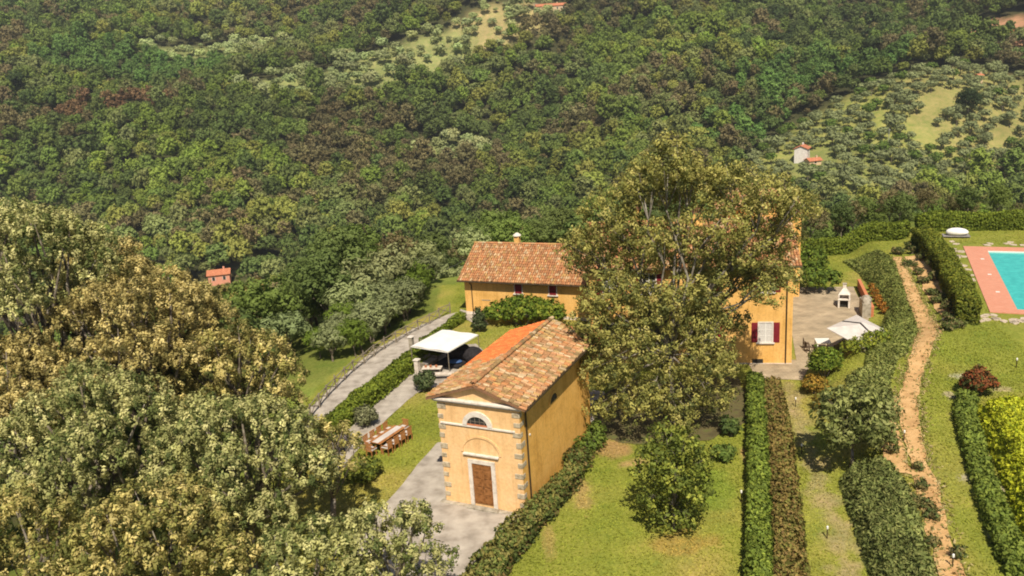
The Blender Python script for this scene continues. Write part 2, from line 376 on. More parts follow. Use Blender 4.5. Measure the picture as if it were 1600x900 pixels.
def limbs(mb, r, base, fork, lobes, r0, tips=3, k=7, stems=1):
    """trunk(s) from base to the fork, then a bent limb into every lobe"""
    base = np.array(base, float); fork = np.array(fork, float)
    hs = []
    for s_ in range(stems):
        off = np.array([r.normal() * .35, r.normal() * .35, 0]) * (stems > 1); f2 = fork + off * 2.2 + np.array([0, 0, r.normal() * .4 * (stems > 1)])
        mid = (base + f2) / 2 + off * .8 + np.array([r.normal() * .08, r.normal() * .08, 0]) * r0 * 4
        mb.tube([base + off - np.array([0, 0, .4]), base + off + np.array([0, 0, .3]), mid, f2], [r0 * 1.35, r0 * 1.05, r0 * .88, r0 * .75], k)
        hs.append(f2)
    for (x, y, z, rx, ry, rz) in lobes:
        c = np.array([x, y, z]); f = min(hs, key=lambda q: np.linalg.norm(q[:2] - c[:2])); dv = c - f; ln = np.linalg.norm(dv)
        m1 = f + dv * .35 + np.array([r.normal() * .06, r.normal() * .06, .10]) * ln; m2 = f + dv * .7 + np.array([r.normal() * .05, r.normal() * .05, .08]) * ln
        q = r0 * .55 * min(1, .45 + ln / 14)
        end = c + np.array([0, 0, rz * .45]); mb.tube([f - dv * .02, m1, m2, end], [q, q * .72, q * .48, q * .16], k)
        for _ in range(tips):
            d = unit(r.normal(size=3)); d[2] = abs(d[2]) * .6; e = c + d * np.array([rx, ry, rz]) * .85
            mb.tube([m2, (m2 + e) / 2 + np.array([0, 0, .1]), e], [q * .4, q * .25, q * .07], 5)
def crown_lobes(r, cx, cy, cz, rad, rh, n, lr=(.34, .52), low=-.35, jit=(1.0, 1.0)):
    L = [(cx, cy, cz, rad * .62, rad * .62, rh * .62)]
    for i in range(n):
        a = 2 * PI * (i * .618 + r.uniform(-.06, .06)); zz = low + (1 - low) * ((i + .5) / n) ** .8; zz = min(zz, .97); h = math.sqrt(max(0, 1 - zz * zz)); q = r.uniform(*lr) * rad
        f = (1 - q / rad * .62) * r.uniform(*jit)
        L.append((cx + math.cos(a) * h * rad * f, cy + math.sin(a) * h * rad * f, cz + zz * rh * f, q, q, q * r.uniform(.7, .95)))
    return L
def make_tree(name, label, cat, base, fork, r0, lobes, dens, per, rc, size, palette, weights=None, seed=1, bark='bark', group=None, elong=1.7, nb=.5, stems=1, lo=.6, up=-.9, cvar=.25, clvar=.2, tuft=.55, squash=1.0, tips=3):
    r = np.random.default_rng(seed); b = np.array(base, float); t = thing(name, label, cat, tuple(base), 0, group)
    LL = [(x - b[0], y - b[1], z - b[2], p, q, s_) for x, y, z, p, q, s_ in lobes]
    mb = MB(); limbs(mb, r, (0, 0, 0), np.array(fork) - b, LL, r0, stems=stems, tips=tips); mb.build('trunk', M[bark], t, smooth=True)
    P, O = shell(r, LL, dens, lo, up=up); O = unit(O + np.array([0, 0, .25]))
    me = leaf_mesh('crown', [leaves(r, P, O, per, rc, size, elong, nb, pick_cols(r, len(P), palette, weights), cvar, clvar, squash, tuft=tuft)], M['leaf'])
    link('crown', me, t); return t
def make_bush(name, label, cat, x, y, lobes, dens, per, rc, size, palette, seed=1, group=None, z=None, elong=1.7, nb=.5, up=-.4, weights=None):
    """lobes are relative to the foot of the bush"""
    z = H(x, y) if z is None else z
    r = np.random.default_rng(seed); t = thing(name, label, cat, (x, y, z), 0, group)
    mb = MB()
    for (a, b, c, p, q, s_) in lobes:
        for _ in range(3): mb.tube([(a * .2 + r.normal() * .04, b * .2 + r.normal() * .04, -.1), (a * .7, b * .7, c * .5), (a + r.normal() * p * .4, b + r.normal() * q * .4, c + s_ * .6)], [.035, .025, .008], 5)
    mb.build('stems', M['bark'], t)
    P, O = shell(r, lobes, dens, .5, up=up); k = P[:, 2] > .02; P = P[k]; O = unit(O[k] + np.array([0, 0, .2]))
    link('foliage', leaf_mesh('foliage', [leaves(r, P, O, per, rc, size, elong, nb, pick_cols(r, len(P), palette, weights))], M['leaf']), t); return t
def resample(pts, step):
    pts = np.array(pts, float); d = np.r_[0, np.cumsum(np.linalg.norm(np.diff(pts, axis=0), axis=1))]; n = max(2, int(d[-1] / step) + 1); q = np.linspace(0, d[-1], n)
    return np.stack([np.interp(q, d, pts[:, k]) for k in range(pts.shape[1])], 1)
def hedge(name, label, pts, width, hgt, palette, dens=60, size=.085, seed=1, group=None, rough=.10, cat='hedge', weights=None, widths=None, round_=.35, top_palette=None):
    """clipped hedge along pts: an inner mass of twigs and leaf quads over all its faces"""
    r = np.random.default_rng(seed); P = resample(pts, .35); n = len(P); d = np.gradient(P, axis=0); d = unit(np.c_[d, np.zeros(n)])[:, :2]; nrm = np.c_[d[:, 1], -d[:, 0]]
    wd = np.full(n, width) if widths is None else np.interp(np.linspace(0, 1, n), np.linspace(0, 1, len(widths)), widths)
    zg = height(P[:, 0], P[:, 1]); x0, y0, z0 = P[0, 0], P[0, 1], zg[0]
    hh = hgt * (1 + .07 * np.sin(np.arange(n) * .35 * .8 + seed) + .05 * r.normal(size=n).cumsum() / np.sqrt(np.arange(n) + 3))
    t = thing(name, label, cat, (x0, y0, z0), 0, group)
    sec = [(-.46, -.1), (-.47, .55), (-.36, .86), (-.12, .93), (.12, .93), (.36, .86), (.47, .55), (.46, -.1)]; k = len(sec); vs = []; fs = []
    for i in range(n):
        e = .85 if 0 < i < n - 1 else .5
        for a, b in sec: vs.append((P[i, 0] + nrm[i, 0] * a * wd[i] * e - x0, P[i, 1] + nrm[i, 1] * a * wd[i] * e - y0, zg[i] + (b * hh[i] * (.92 if e > .6 else .6) if b > 0 else b) - z0))
    for i in range(n - 1):
        for j in range(k - 1): a = i * k + j; fs.append((a, a + 1, a + k + 1, a + k))
    fs += [tuple(range(k - 1, -1, -1)), tuple(range((n - 1) * k, n * k))]
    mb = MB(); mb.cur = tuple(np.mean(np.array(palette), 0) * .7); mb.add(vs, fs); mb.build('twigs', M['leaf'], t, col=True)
    Ls = n * .35; per_len = width + 2 * hgt; N = int(Ls * per_len * dens)
    q = r.uniform(0, n - 1, N); i = q.astype(int); f = (q - i)[:, None]; i2 = np.minimum(i + 1, n - 1)
    pc = P[i] * (1 - f) + P[i2] * f; nr = unit(np.c_[nrm[i], np.zeros(N)])[:, :2]; wv = wd[i]; hv = hh[i]
    s = r.uniform(0, per_len, N); side = s < 2 * hgt
    sgn = np.where(r.random(N) < .5, -1., 1.)
    lat = np.where(side, sgn * .5, r.uniform(-.5, .5, N)); zz = np.where(side, r.uniform(.02, 1, N), 1.0)
    rr = np.clip((np.abs(lat) - (.5 - round_ * .5)) / (round_ * .5), 0, 1); topdrop = np.where(~side, .14 * rr ** 2, 0)
    lat = np.where(side & (zz > .8), lat * (1 - (zz - .8) / .2 * .16), lat)
    ox = np.where(side, sgn, lat * .8); oz = np.where(side, .25, 1.0)
    O = unit(np.c_[nr[:, 0] * ox, nr[:, 1] * ox, oz])
    zg2 = height(pc[:, 0] + nr[:, 0] * lat * wv, pc[:, 1] + nr[:, 1] * lat * wv) if hgt < 1e9 else 0
    Q = np.c_[pc[:, 0] + nr[:, 0] * lat * wv - x0, pc[:, 1] + nr[:, 1] * lat * wv - y0, zg2 + hv * (zz - topdrop) - z0]
    Q += O * ((vnoise(Q[:, 0] + Q[:, 2] * 3.1, Q[:, 1] - Q[:, 2] * 1.7, .7, seed) - .5) * rough * 2 + r.normal(size=N) * rough * .4)[:, None]
    NE = int(width * hgt * dens)
    for e_ in (0, n - 1):
        dr = d[e_] * (-1 if e_ == 0 else 1); la = r.uniform(-.5, .5, NE); zz_ = r.uniform(.02, .97, NE); oe = unit(np.c_[np.tile(dr, (NE, 1)), np.full(NE, .25)])
        Q = np.concatenate([Q, np.c_[P[e_, 0] + nrm[e_, 0] * la * wd[e_] + dr[0] * .05 - x0, P[e_, 1] + nrm[e_, 1] * la * wd[e_] + dr[1] * .05 - y0, zg[e_] + hh[e_] * zz_ - z0] + oe * r.normal(size=(NE, 1)) * rough * .5]); O = np.concatenate([O, oe]); side = np.r_[side, np.ones(NE, bool)]; zz = np.r_[zz, zz_]
    N = len(Q); col = pick_cols(r, N, palette, weights)
    if top_palette is not None: col = np.where((~side | (zz > .85))[:, None], pick_cols(r, N, top_palette), col)
    pt = vnoise(Q[:, 0], Q[:, 1], 1.3, seed + 4)[:, None]; col = col * (.8 + .4 * pt)
    link('foliage', leaf_mesh('foliage', [leaves(r, Q, O, 3, .09, size, 1.6, .45, col, .25, .12)], M['leaf']), t); return t
def carpet(name, label, poly, hgt, palette, dens, size, seed=1, kind=None, cat='shrubbery', group=None, per=5, rc=.16, elong=2.6, weights=None, lump=1.2):
    """low dense planting over an area: rounded mass with leaf tufts"""
    r = np.random.default_rng(seed); poly = np.array(poly, float); lo = poly.min(0); hi = poly.max(0)
    def inside(x, y):
        ins = np.zeros(len(x), bool); d = np.full(len(x), 1e9)
        for i in range(len(poly)):
            ax, ay = poly[i]; bx, by = poly[(i + 1) % len(poly)]; ex, ey = bx - ax, by - ay
            c = (ay > y) != (by > y); ins ^= c & (x < ax + (y - ay) * ex / (ey if abs(ey) > 1e-9 else 1e-9))
            t = np.clip(((x - ax) * ex + (y - ay) * ey) / (ex * ex + ey * ey), 0, 1); d = np.minimum(d, np.hypot(x - ax - t * ex, y - ay - t * ey))
        return np.where(ins, d, -d)
    def top(x, y, d): return height(x, y) + hgt * np.clip(d / (.55 * hgt + .1), 0, 1) ** .5 * (.72 + .5 * vnoise(x, y, lump, seed))
    area = (hi - lo).prod(); N = int(area * dens); x = r.uniform(lo[0], hi[0], N); y = r.uniform(lo[1], hi[1], N); d = inside(x, y); k = d > 0; x, y, d = x[k], y[k], d[k]
    z = top(x, y, d); e = .12
    gx = (top(x + e, y, inside(x + e, y)) - z) / e; gy = (top(x, y + e, inside(x, y + e)) - z) / e
    O = unit(np.c_[-np.clip(gx, -2, 2), -np.clip(gy, -2, 2), np.ones(len(x))])
    c0 = poly.mean(0); z0 = H(*c0); t = thing(name, label, cat, (c0[0], c0[1], z0), 0, group)
    if kind: t['kind'] = kind
    # skirt: leaves down the flanks
    eN = k_ = d < .5; rr = r.random(len(x)); z2 = np.where(eN, height(x, y) + (z - height(x, y)) * r.uniform(.15, 1, len(x)), z)
    Q = np.c_[x - c0[0], y - c0[1], z2 - z0]
    col = pick_cols(r, len(x), palette, weights) * (.75 + .5 * vnoise(x, y, .9, seed + 3))[:, None]
    g = .5; xs = np.arange(lo[0], hi[0] + g, g); ys = np.arange(lo[1], hi[1] + g, g); X, Y = np.meshgrid(xs, ys); D = inside(X.ravel(), Y.ravel())
    Z = np.where(D > 0, top(X.ravel(), Y.ravel(), D) - .14, height(X.ravel(), Y.ravel()) - .15) - z0
    nx = len(xs); idx = np.arange(len(xs) * len(ys)).reshape(len(ys), nx); q = np.stack([idx[:-1, :-1], idx[:-1, 1:], idx[1:, 1:], idx[1:, :-1]], -1).reshape(-1, 4); q = q[(D[q] > -g).all(1)]
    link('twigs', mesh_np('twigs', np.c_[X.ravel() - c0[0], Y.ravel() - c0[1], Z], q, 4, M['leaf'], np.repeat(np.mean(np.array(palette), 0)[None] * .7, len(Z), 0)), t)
    link('foliage', leaf_mesh('foliage', [leaves(r, Q, O, per, rc, size, elong, .35, col)], M['leaf']), t); return t
def sheet(name, poly, dz, mat, step=.6, kind='structure'):
    """ground sheet over polygon, laid on the terrain"""
    bm = bmesh.new(); vs = [bm.verts.new((x, y, 0)) for x, y in poly]; bm.faces.new(vs)
    xs = [p[0] for p in poly]; ys = [p[1] for p in poly]
    for ax, lo_, hi_ in ((0, min(xs), max(xs)), (1, min(ys), max(ys))):
        q = lo_ + step
        while q < hi_:
            co = (q, 0, 0) if ax == 0 else (0, q, 0); no = (1, 0, 0) if ax == 0 else (0, 1, 0)
            bmesh.ops.bisect_plane(bm, geom=bm.verts[:] + bm.edges[:] + bm.faces[:], plane_co=co, plane_no=no); q += step
    co = np.array([v.co[:] for v in bm.verts]); z = height(co[:, 0], co[:, 1]) + dz
    for v, q in zip(bm.verts, z): v.co.z = q
    bmesh.ops.recalc_face_normals(bm, faces=bm.faces[:])
    if sum(f.normal.z for f in bm.faces) < 0: bmesh.ops.reverse_faces(bm, faces=bm.faces[:])
    me = bpy.data.meshes.new(name); bm.to_mesh(me); bm.free(); me.materials.append(mat)
    o = link(name, me); o['kind'] = kind; return o
def wobble(pts, amp, step, seed=0):
    """closed outline with a softly uneven edge"""
    P = resample(list(pts) + [pts[0]], .35)[:-1]; n = len(P); out = []
    for i in range(n):
        a = P[i - 2]; b = P[(i + 2) % n]; d = b - a; L = max(1e-6, math.hypot(*d))
        q = amp * 2.2 * (float(vnoise(P[i][0], P[i][1], 1.1, seed)) - .5) + amp * 2.0 * (float(vnoise(P[i][0], P[i][1], 3.0, seed + 5)) - .5) + amp * .8 * (float(vnoise(P[i][0], P[i][1], .45, seed + 9)) - .5)
        out.append((P[i][0] + d[1] / L * q, P[i][1] - d[0] / L * q))
    return out

# ================================================================== GROUND
GARDEN_GRASS = np.array((.202, .222, .036))
FIELDS = [  # clearings on the far slopes: x, y, rx, ry, turn, colour, what grows there
    (4, 628, 60, 19, 30, (.30, .255, .11), 'olive'), (-60, 594, 52, 23, 26, (.235, .25, .09), 'olive'), (-112, 556, 52, 22, 24, (.22, .245, .085), 'olive'), (-30, 500, 26, 20, 12, (.19, .215, .075), 'olive'), (-205, 660, 56, 22, 14, (.19, .215, .075), 'olive'),
    (204, 399, 13, 7, 30, (.34, .21, .10), 'none'), (168, 382, 72, 42, 32, (.24, .25, .07), 'grove'), (238, 398, 52, 50, 10, (.25, .235, .08), 'grove'), (140, 362, 34, 20, 40, (.20, .22, .065), 'grove'),
    (284, 508, 30, 26, 0, (.36, .20, .11), 'none'), (46, 655, 16, 4, 5, (.45, .38, .28), 'none'), (-92, 338, 26, 5, -12, (.40, .32, .15), 'none'), (-108, 304, 13, 27, 18, (.16, .17, .06), 'shrub'),
    (132, 372, 12, 10, 0, (.20, .22, .07), 'none'), (-205, 640, 28, 6, 20, (.30, .28, .12), 'none'), (0, 460, 9, 5, 0, (.28, .27, .13), 'none')]
WEAR = [(7.7, 38.0, 1.7, 1.1, (.32, .185, .065), .5), (5.6, 48.6, 1.2, 1.3, (.32, .20, .09), .8), (6.6, 46.6, 1.0, .5, (.36, .24, .12), .7), (3.2, 43.2, .45, 2.2, (.34, .22, .10), .6), (1.0, 38.8, .4, 2.4, (.34, .22, .10), .5), (13.6, 46.0, .5, 1.8, (.36, .22, .11), .8), (4.0, 34.0, 1.6, 1.2, (.29, .225, .08), .5), (8.8, 33.8, 1.4, 1.0, (.29, .225, .08), .5),
        (10.6, 43.0, 1.5, 2.6, (.15, .21, .03), .6), (26.5, 44.9, .35, .5, (.38, .33, .24), .9), (25.2, 42.0, .4, .6, (.38, .33, .24), .9), (29.8, 53.2, .8, .4, (.40, .36, .27), .9), (27.6, 50.2, .4, .6, (.38, .33, .24), .8), (24.0, 38.6, .5, .7, (.38, .33, .24), .9), (23.2, 39.8, .3, .4, (.38, .33, .24), .9), (21.8, 34.8, .4, .9, (.36, .31, .2), .8), (31.0, 50.6, .7, .4, (.38, .32, .2), .7), (26.9, 47.6, .5, .4, (.36, .32, .22), .8)]
def in_field(x, y, f, grow=1.0):
    cx, cy, rx, ry, a = f[:5]; c, s = math.cos(R(a)), math.sin(R(a)); u = (x - cx) * c + (y - cy) * s; v = -(x - cx) * s + (y - cy) * c
    return (u / (rx * grow)) ** 2 + (v / (ry * grow)) ** 2
def ground_cols(x, y):
    d = edge_dist(x, y); n1 = vnoise(x, y, 9, 1)[:, None]; n2 = vnoise(x, y, 2.7, 2)[:, None]
    g = GARDEN_GRASS * (.86 + .28 * n1) * (.92 + .16 * n2)
    st = S((n1 * .55 + n2 * .45 - .45) / .4) * .55; g = g * (1 - st) + np.array((.30, .225, .075)) * st         # straw patches
    for cx, cy, rx, ry, cc, k_ in WEAR:
        q = ((x - cx) / rx) ** 2 + ((y - cy) / ry) ** 2 + (vnoise(x, y, .8, 31) - .5) * 1.3; m = (S((1.1 - q) / .7) * k_)[:, None]; g = g * (1 - m) + np.array(cc) * m
    wx = np.interp(y, [33, 44, 57], [14.5, 16.8, 19.35]); q = np.abs(x - wx) / .75 + (vnoise(x, y, .7, 33) - .5) * 1.6; m = (S((1.15 - q) / .8) * .75)[:, None] * ((y > 31) & (y < 57.4))[:, None]; g = g * (1 - m) + np.array((.30, .245, .125)) * m
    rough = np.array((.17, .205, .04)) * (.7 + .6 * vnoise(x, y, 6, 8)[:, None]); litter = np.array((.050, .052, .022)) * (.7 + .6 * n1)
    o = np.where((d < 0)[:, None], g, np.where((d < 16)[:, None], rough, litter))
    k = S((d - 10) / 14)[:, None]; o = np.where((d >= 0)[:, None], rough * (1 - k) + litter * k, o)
    for f in FIELDS:
        q = in_field(x, y, f); m = S((1.25 - q) / .5)[:, None]; o = o * (1 - m) + np.array(f[5]) * (.75 + .5 * vnoise(x, y, 7, 6)[:, None]) * m
    return o
def axis(lo, f0, f1, hi, fine, grow, cap):
    a = list(np.arange(f0, f1 + 1e-6, fine)); s = fine
    while a[-1] < hi: s = min(cap, s * grow); a.append(a[-1] + s)
    s = fine
    while a[0] > lo: s = min(cap, s * grow); a.insert(0, a[0] - s)
    return np.array(a)
gx = axis(-1000, -26, 62, 1000, .5, 1.06, 9); gy = axis(-60, 20, 100, 1700, .5, 1.05, 9)
X, Y = np.meshgrid(gx, gy); X = X.ravel(); Y = Y.ravel(); Z = height(X, Y)
Z = Z + np.where(edge_dist(X, Y) < 0, (vnoise(X, Y, 3.1, 9) - .5) * .05, (vnoise(X, Y, 4.0, 9) - .5) * .5 * S(edge_dist(X, Y) / 6)) - .03
pu = (X - 39.5) * math.cos(R(-23)) + (Y - 63.3) * math.sin(R(-23)); pw = -(X - 39.5) * math.sin(R(-23)) + (Y - 63.3) * math.cos(R(-23))
Z = np.where((pu > -1.2) & (pu < 10.2) & (pw > -.4) & (pw < 20.4), Z - 1.6, Z)            # the pool basin is dug out
idx = np.arange(len(X)).reshape(len(gy), len(gx)); quads = np.stack([idx[:-1, :-1], idx[:-1, 1:], idx[1:, 1:], idx[1:, :-1]], -1).reshape(-1, 4)
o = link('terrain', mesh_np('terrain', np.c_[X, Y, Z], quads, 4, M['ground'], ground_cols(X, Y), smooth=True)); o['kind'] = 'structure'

sheet('gravel_drive', wobble([(-16.2, 49), (-15.9, 56), (-14.7, 62), (-12.2, 70.6), (-9.4, 75.6), (-6.4, 79.2), (-5.0, 80.0), (-4.4, 78.8), (-6.7, 73.8), (-8.6, 69.4), (-11.2, 63.7), (-13.2, 57.8), (-14.3, 52.7), (-14.6, 49)], .07, .8, 1), .012, M['gravel'])
sheet('gravel_path', wobble([(-13.2, 48.6), (-12.4, 51.8), (-11.5, 55.8), (-9.9, 61.5), (-8.0, 65.9), (-6.2, 69.8), (-3.4, 70.2), (-2.2, 66.4), (-3.2, 62.0), (-7.0, 60.5), (-7.8, 59.8), (-9.5, 55.2), (-10.6, 51.4), (-11.4, 48.2)], .06, .8, 2), .012, M['gravel'])
sheet('gravel_forecourt', wobble([(-4.6, 51.5), (-5.6, 51.2), (-7.3, 46.0), (-9.5, 40), (-8, 33), (-3.4, 33), (-2.2, 36.3), (.6, 41.8), (-.5, 43.5), (-4.3, 44.4)], .06, .8, 3), .012, M['gravel'])
sheet('farmhouse_apron', [(-5.2, 80.6), (-5.5, 79), (-3.6, 75.5), (-2.4, 75.2), (-2.9, 78.2)], .02, M['gravel'])
sheet('patio', wobble([(17.6, 58.3), (20.6, 57.4), (21.6, 59.2), (25.4, 63.8), (30.6, 69.6), (33.2, 79.4), (26.8, 80.5), (21.5, 61.4), (17.8, 62.2)], .04, .8, 4), .014, M['patio'])
pl = resample([(16.4, 27), (17.8, 32.3), (19.9, 38.2), (21.8, 44.4), (24.2, 50.5), (28.0, 56.7), (31.0, 61.6), (35.3, 73.5), (39.0, 84.0)], 1.0)
pr = resample([(17.2, 27), (18.65, 32.0), (20.4, 36.9), (22.75, 43.6), (25.2, 49.6), (28.6, 55.4), (31.9, 60.2), (36.3, 73.1), (39.9, 84.0)], 1.0)
sheet('dirt_path', wobble([tuple(p) for p in pl] + [tuple(p) for p in pr[::-1]], .13, .7, 5), .045, M['dirt'], .5)
sheet('earth_bank', wobble([(40.2, 84.0), (36.9, 73.1), (32.7, 60.2), (34.6, 62.0), (37.6, 68.5), (40.4, 76.5), (42.0, 83.5)], .12, .8, 6), .035, M['dirt'], .5)
sheet('earth_verge', wobble([(20.6, 40.5), (22.2, 46), (24.4, 50.3), (23.4, 50.6), (21.2, 46), (19.6, 41)], .15, .6, 7), .04, M['dirt'], .5)
sheet('gravel_passage', wobble([(.9, 54.4), (4.7, 52.3), (6.2, 57.6), (2.2, 60.2)], .08, .8, 8), .010, M['gravel'])
sheet('tree_shade_sheet', wobble([(4.9, 50.2), (4.6, 55), (8, 60), (16.2, 59), (15.8, 52), (12.0, 49.0), (8, 48.8)], .25, .8, 10), .012, noise_mat('painted_tree_shade', [(.05, .045, .02), (.11, .09, .04), (.10, .12, .03)], 1.5, .95, .6, 9, detail=10))  # dark sheet: the big tree's shade painted onto the ground

# ---- grass blades standing over the mown lawns
def inside_poly(x, y, a):
    ins = np.zeros(len(x), bool)
    for i in range(len(a)):
        ax, ay = a[i]; bx, by = a[(i + 1) % len(a)]; c = (ay > y) != (by > y); ins ^= c & (x < ax + (y - ay) * (bx - ax) / ((by - ay) or 1e-9))
    return ins
NO_GRASS = [[(-16.2, 49), (-15.9, 56), (-14.7, 62), (-12.2, 70.6), (-9.4, 75.6), (-6.4, 79.2), (-4.4, 78.8), (-6.7, 73.8), (-8.6, 69.4), (-11.2, 63.7), (-13.2, 57.8), (-14.6, 49)],
            [(-13.2, 48.6), (-12.4, 51.8), (-11.5, 55.8), (-9.9, 61.5), (-8.0, 65.9), (-6.2, 69.8), (-3.4, 70.2), (-2.2, 66.4), (-3.2, 62.0), (-7.0, 60.5), (-7.8, 59.8), (-9.5, 55.2), (-10.6, 51.4), (-11.4, 48.2)],
            [(-4.6, 51.5), (-5.6, 51.2), (-7.3, 46.0), (-9.5, 40), (-8, 33), (-3.4, 33), (-2.2, 36.3), (.6, 41.8), (4.8, 51.6), (.3, 53.6)], [(17.6, 58.3), (20.6, 57.4), (21.6, 59.2), (25.4, 63.8), (30.6, 69.6), (33.2, 79.4), (26.8, 80.5), (8, 75), (5, 63)],
            [(37.2, 61.5), (50, 57), (60, 79), (45.8, 85)], [tuple(p) for p in pl] + [tuple(p) for p in pr[::-1]], [(4.9, 50.2), (4.6, 55), (8, 60), (16.2, 59), (15.8, 52), (12.0, 49.0), (8, 48.8)]]
def grass(name, label, x0, x1, y0, y1, dens, seed):
    r = np.random.default_rng(seed); n_ = int((x1 - x0) * (y1 - y0) * dens); x = r.uniform(x0, x1, n_); y = r.uniform(y0, y1, n_); k = (edge_dist(x, y) < -.2) & (np.abs(x) < .62 * y + 4)
    for a in NO_GRASS: k &= ~inside_poly(x, y, a)
    x, y = x[k], y[k]; P = np.c_[x, y, height(x, y) - .01]; O = np.tile(np.array([[0, -.25, 1.]]), (len(x), 1)); base = ground_cols(x, y) * np.array((1.50, 1.50, 1.35)) * (.88 + .24 * vnoise(x, y, 1.1, seed + 2))[:, None]
    v, nr, c = leaves(r, P, unit(O), 2, .05, .05, 2.4, .72, base, .14, .08, .35, sn=1.0)
    o = link(name, mesh_np(name, v, np.arange(len(v)), 4, M['leaf'], c, nr)); tag(o, label, 'grass', kind='stuff')
grass('lawn_grass', 'mown grass covering the lawns of the garden', -16, 36, 29, 60, 62, 1)
grass('pool_grass', 'thin grass of the pool lawn and behind the chapel', -6, 60, 60, 93, 24, 2)

# ================================================================== WOODLAND
def trunk_mesh(r, h, r0, lobes):
    mb = MB(); mb.tube([(0, 0, -1.2), (0, 0, .3), (r.normal() * .1, r.normal() * .1, h)], [r0 * 1.3, r0, r0 * .7], 6)
    for (x, y, z, a, b, c) in lobes[1:6]: mb.tube([(0, 0, h * .95), (x * .5, y * .5, (h + z) / 2 + .3), (x, y, z)], [r0 * .5, r0 * .35, r0 * .1], 4)
    me = bpy.data.meshes.new('trunk'); me.from_pydata(mb.v, [], mb.f); me.update(); me.materials.append(M['bark']); return me
def proto(kind, seed, dens, per, rc, size):
    r = np.random.default_rng(seed); g = np.array((1., 1., 1.)); elong, nb = 1.6, .72
    if kind == 'broad': L = crown_lobes(r, 0, 0, 4.7, 3.3, 3.1, 9 + seed % 3, (.34, .55)); h = 2.4
    elif kind == 'tall': L = crown_lobes(r, 0, 0, 5.6, 2.7, 4.1, 10, (.38, .6)); h = 2.8
    elif kind == 'olive': L = crown_lobes(r, 0, 0, 2.7, 2.1, 1.7, 7, (.38, .6), -.2); h = 1.0; elong = 2.4
    elif kind == 'bare': L = crown_lobes(r, 0, 0, 4.9, 2.8, 3.3, 8, (.34, .5)); h = 2.6; elong = 3.4; nb = .2
    elif kind == 'pine': L = [(0, 0, 7.2, 2.5, 2.5, 1.5)] + [(math.cos(a) * 1.7, math.sin(a) * 1.7, 6.6 + r.uniform(-.5, .5), 1.4, 1.4, .9) for a in np.arange(6) * 1.05] + [(r.normal() * .6, r.normal() * .6, z, 1.5, 1.5, .7) for z in (4.6, 5.6)]; h = 5.5; elong = 2.5
    elif kind == 'cypress': L = [(0, 0, 1.2 + .9 * k, max(.25, .95 - .09 * k), max(.25, .95 - .09 * k), 1.0) for k in range(8)]; h = 1.2; elong = 2.5
    P, O = shell(r, L, dens, .5 if kind != 'bare' else .2, up=-.75); O = unit(O + np.array([0, 0, .25]))
    me = leaf_mesh('crown', [leaves(r, P, O, per, rc, size, elong, nb, g, .16, .14, sn=.9, tuft=.4)], M['leaf_wood']); return me, trunk_mesh(r, h, .16 if kind != 'olive' else .14, L)
KINDS = {'broad': (0, 1, 2), 'tall': (3, 4), 'olive': (5, 6), 'bare': (7, 8), 'pine': (9,), 'cypress': (10,)}
SEQ = ['broad', 'broad', 'broad', 'tall', 'tall', 'olive', 'olive', 'bare', 'bare', 'pine', 'cypress']
FAR = [proto(k, 40 + i, .95 if k != 'bare' else .7, 6, .36, .24) for i, k in enumerate(SEQ)]
NEAR = [proto(k, 40 + i, 2.6 if k != 'bare' else 2.0, 9, .26, .11) for i, k in enumerate(SEQ)]
# positions: jittered rows, wider spaced far away
pts = []; y = 86.0
while y < 1060:
    s = 4.2 + min(2.3, max(0, y - 120) / 110.); xs = np.arange(-.74 * y - 30, .74 * y + 40, s); pts.append(np.c_[xs + rng.uniform(-.42, .42, len(xs)) * s, y + rng.uniform(-.42, .42, len(xs)) * s, np.full(len(xs), s)]); y += s * .92
W = np.concatenate(pts)
left = []; y = 30.0
while y < 86:
    xs = np.arange(-75, -15 if y < 64 else -7, 4.4); left.append(np.c_[xs + rng.uniform(-2, 2, len(xs)), y + rng.uniform(-2, 2, len(xs)), np.full(len(xs), 4.6)]); y += 4.4
W = np.concatenate([W] + left); x, y, sp = W.T
d = edge_dist(x, y)
ok = (d > np.where((y > 69) & (x < -4), 1.7, 4.0)) & ~((x > -34) & (x < -9) & (y < 50)) & ~(in_field(x, y, (-17.6, 68.5, 4.2, 9.0, -14)) < 1)
fld = np.zeros(len(x), int) - 1
for i, f in enumerate(FIELDS): fld = np.where(in_field(x, y, f) < 1.05, i, fld)
ftype = np.array([f[6] for f in FIELDS] + ['wood']); ft = ftype[fld]
ok &= (ft == 'wood') | ((ft == 'olive') & (rng.random(len(x)) < .55)) | ((ft == 'shrub') & (y < 318) & (rng.random(len(x)) < .9))
x, y, sp, ft, d = x[ok], y[ok], sp[ok], ft[ok], d[ok]; n = len(x)
PAL = {'green': (.078, .116, .028), 'deep': (.046, .074, .024), 'bright': (.105, .148, .026), 'yellow': (.145, .155, .040), 'greyg': (.112, .130, .056), 'brown': (.110, .088, .056), 'rust': (.135, .082, .052), 'olive': (.150, .168, .090), 'dark': (.028, .044, .018), 'ochre': (.18, .145, .05)}
big = vnoise(x, y, 60, 11); mid = vnoise(x, y, 26, 12); fine = rng.random(n); br = vnoise(x + 50, y, 48, 13) * .7 + vnoise(x, y, 17, 14) * .3
zone = vnoise(x, y, 95, 11) * .6 + vnoise(x + 9, y, 38, 12) * .4
MIX = [(.40, ['deep'] * 5 + ['green'] * 3 + ['brown'] * 2), (.47, ['green'] * 5 + ['deep'] * 3 + ['greyg'] * 2), (.55, ['bright'] * 4 + ['green'] * 4 + ['yellow'] * 2), (.62, ['greyg'] * 4 + ['yellow'] * 3 + ['green'] * 3), (9, ['brown'] * 3 + ['greyg'] * 3 + ['deep'] * 2 + ['yellow'] * 2)]
cls = np.empty(n, dtype='<U8')
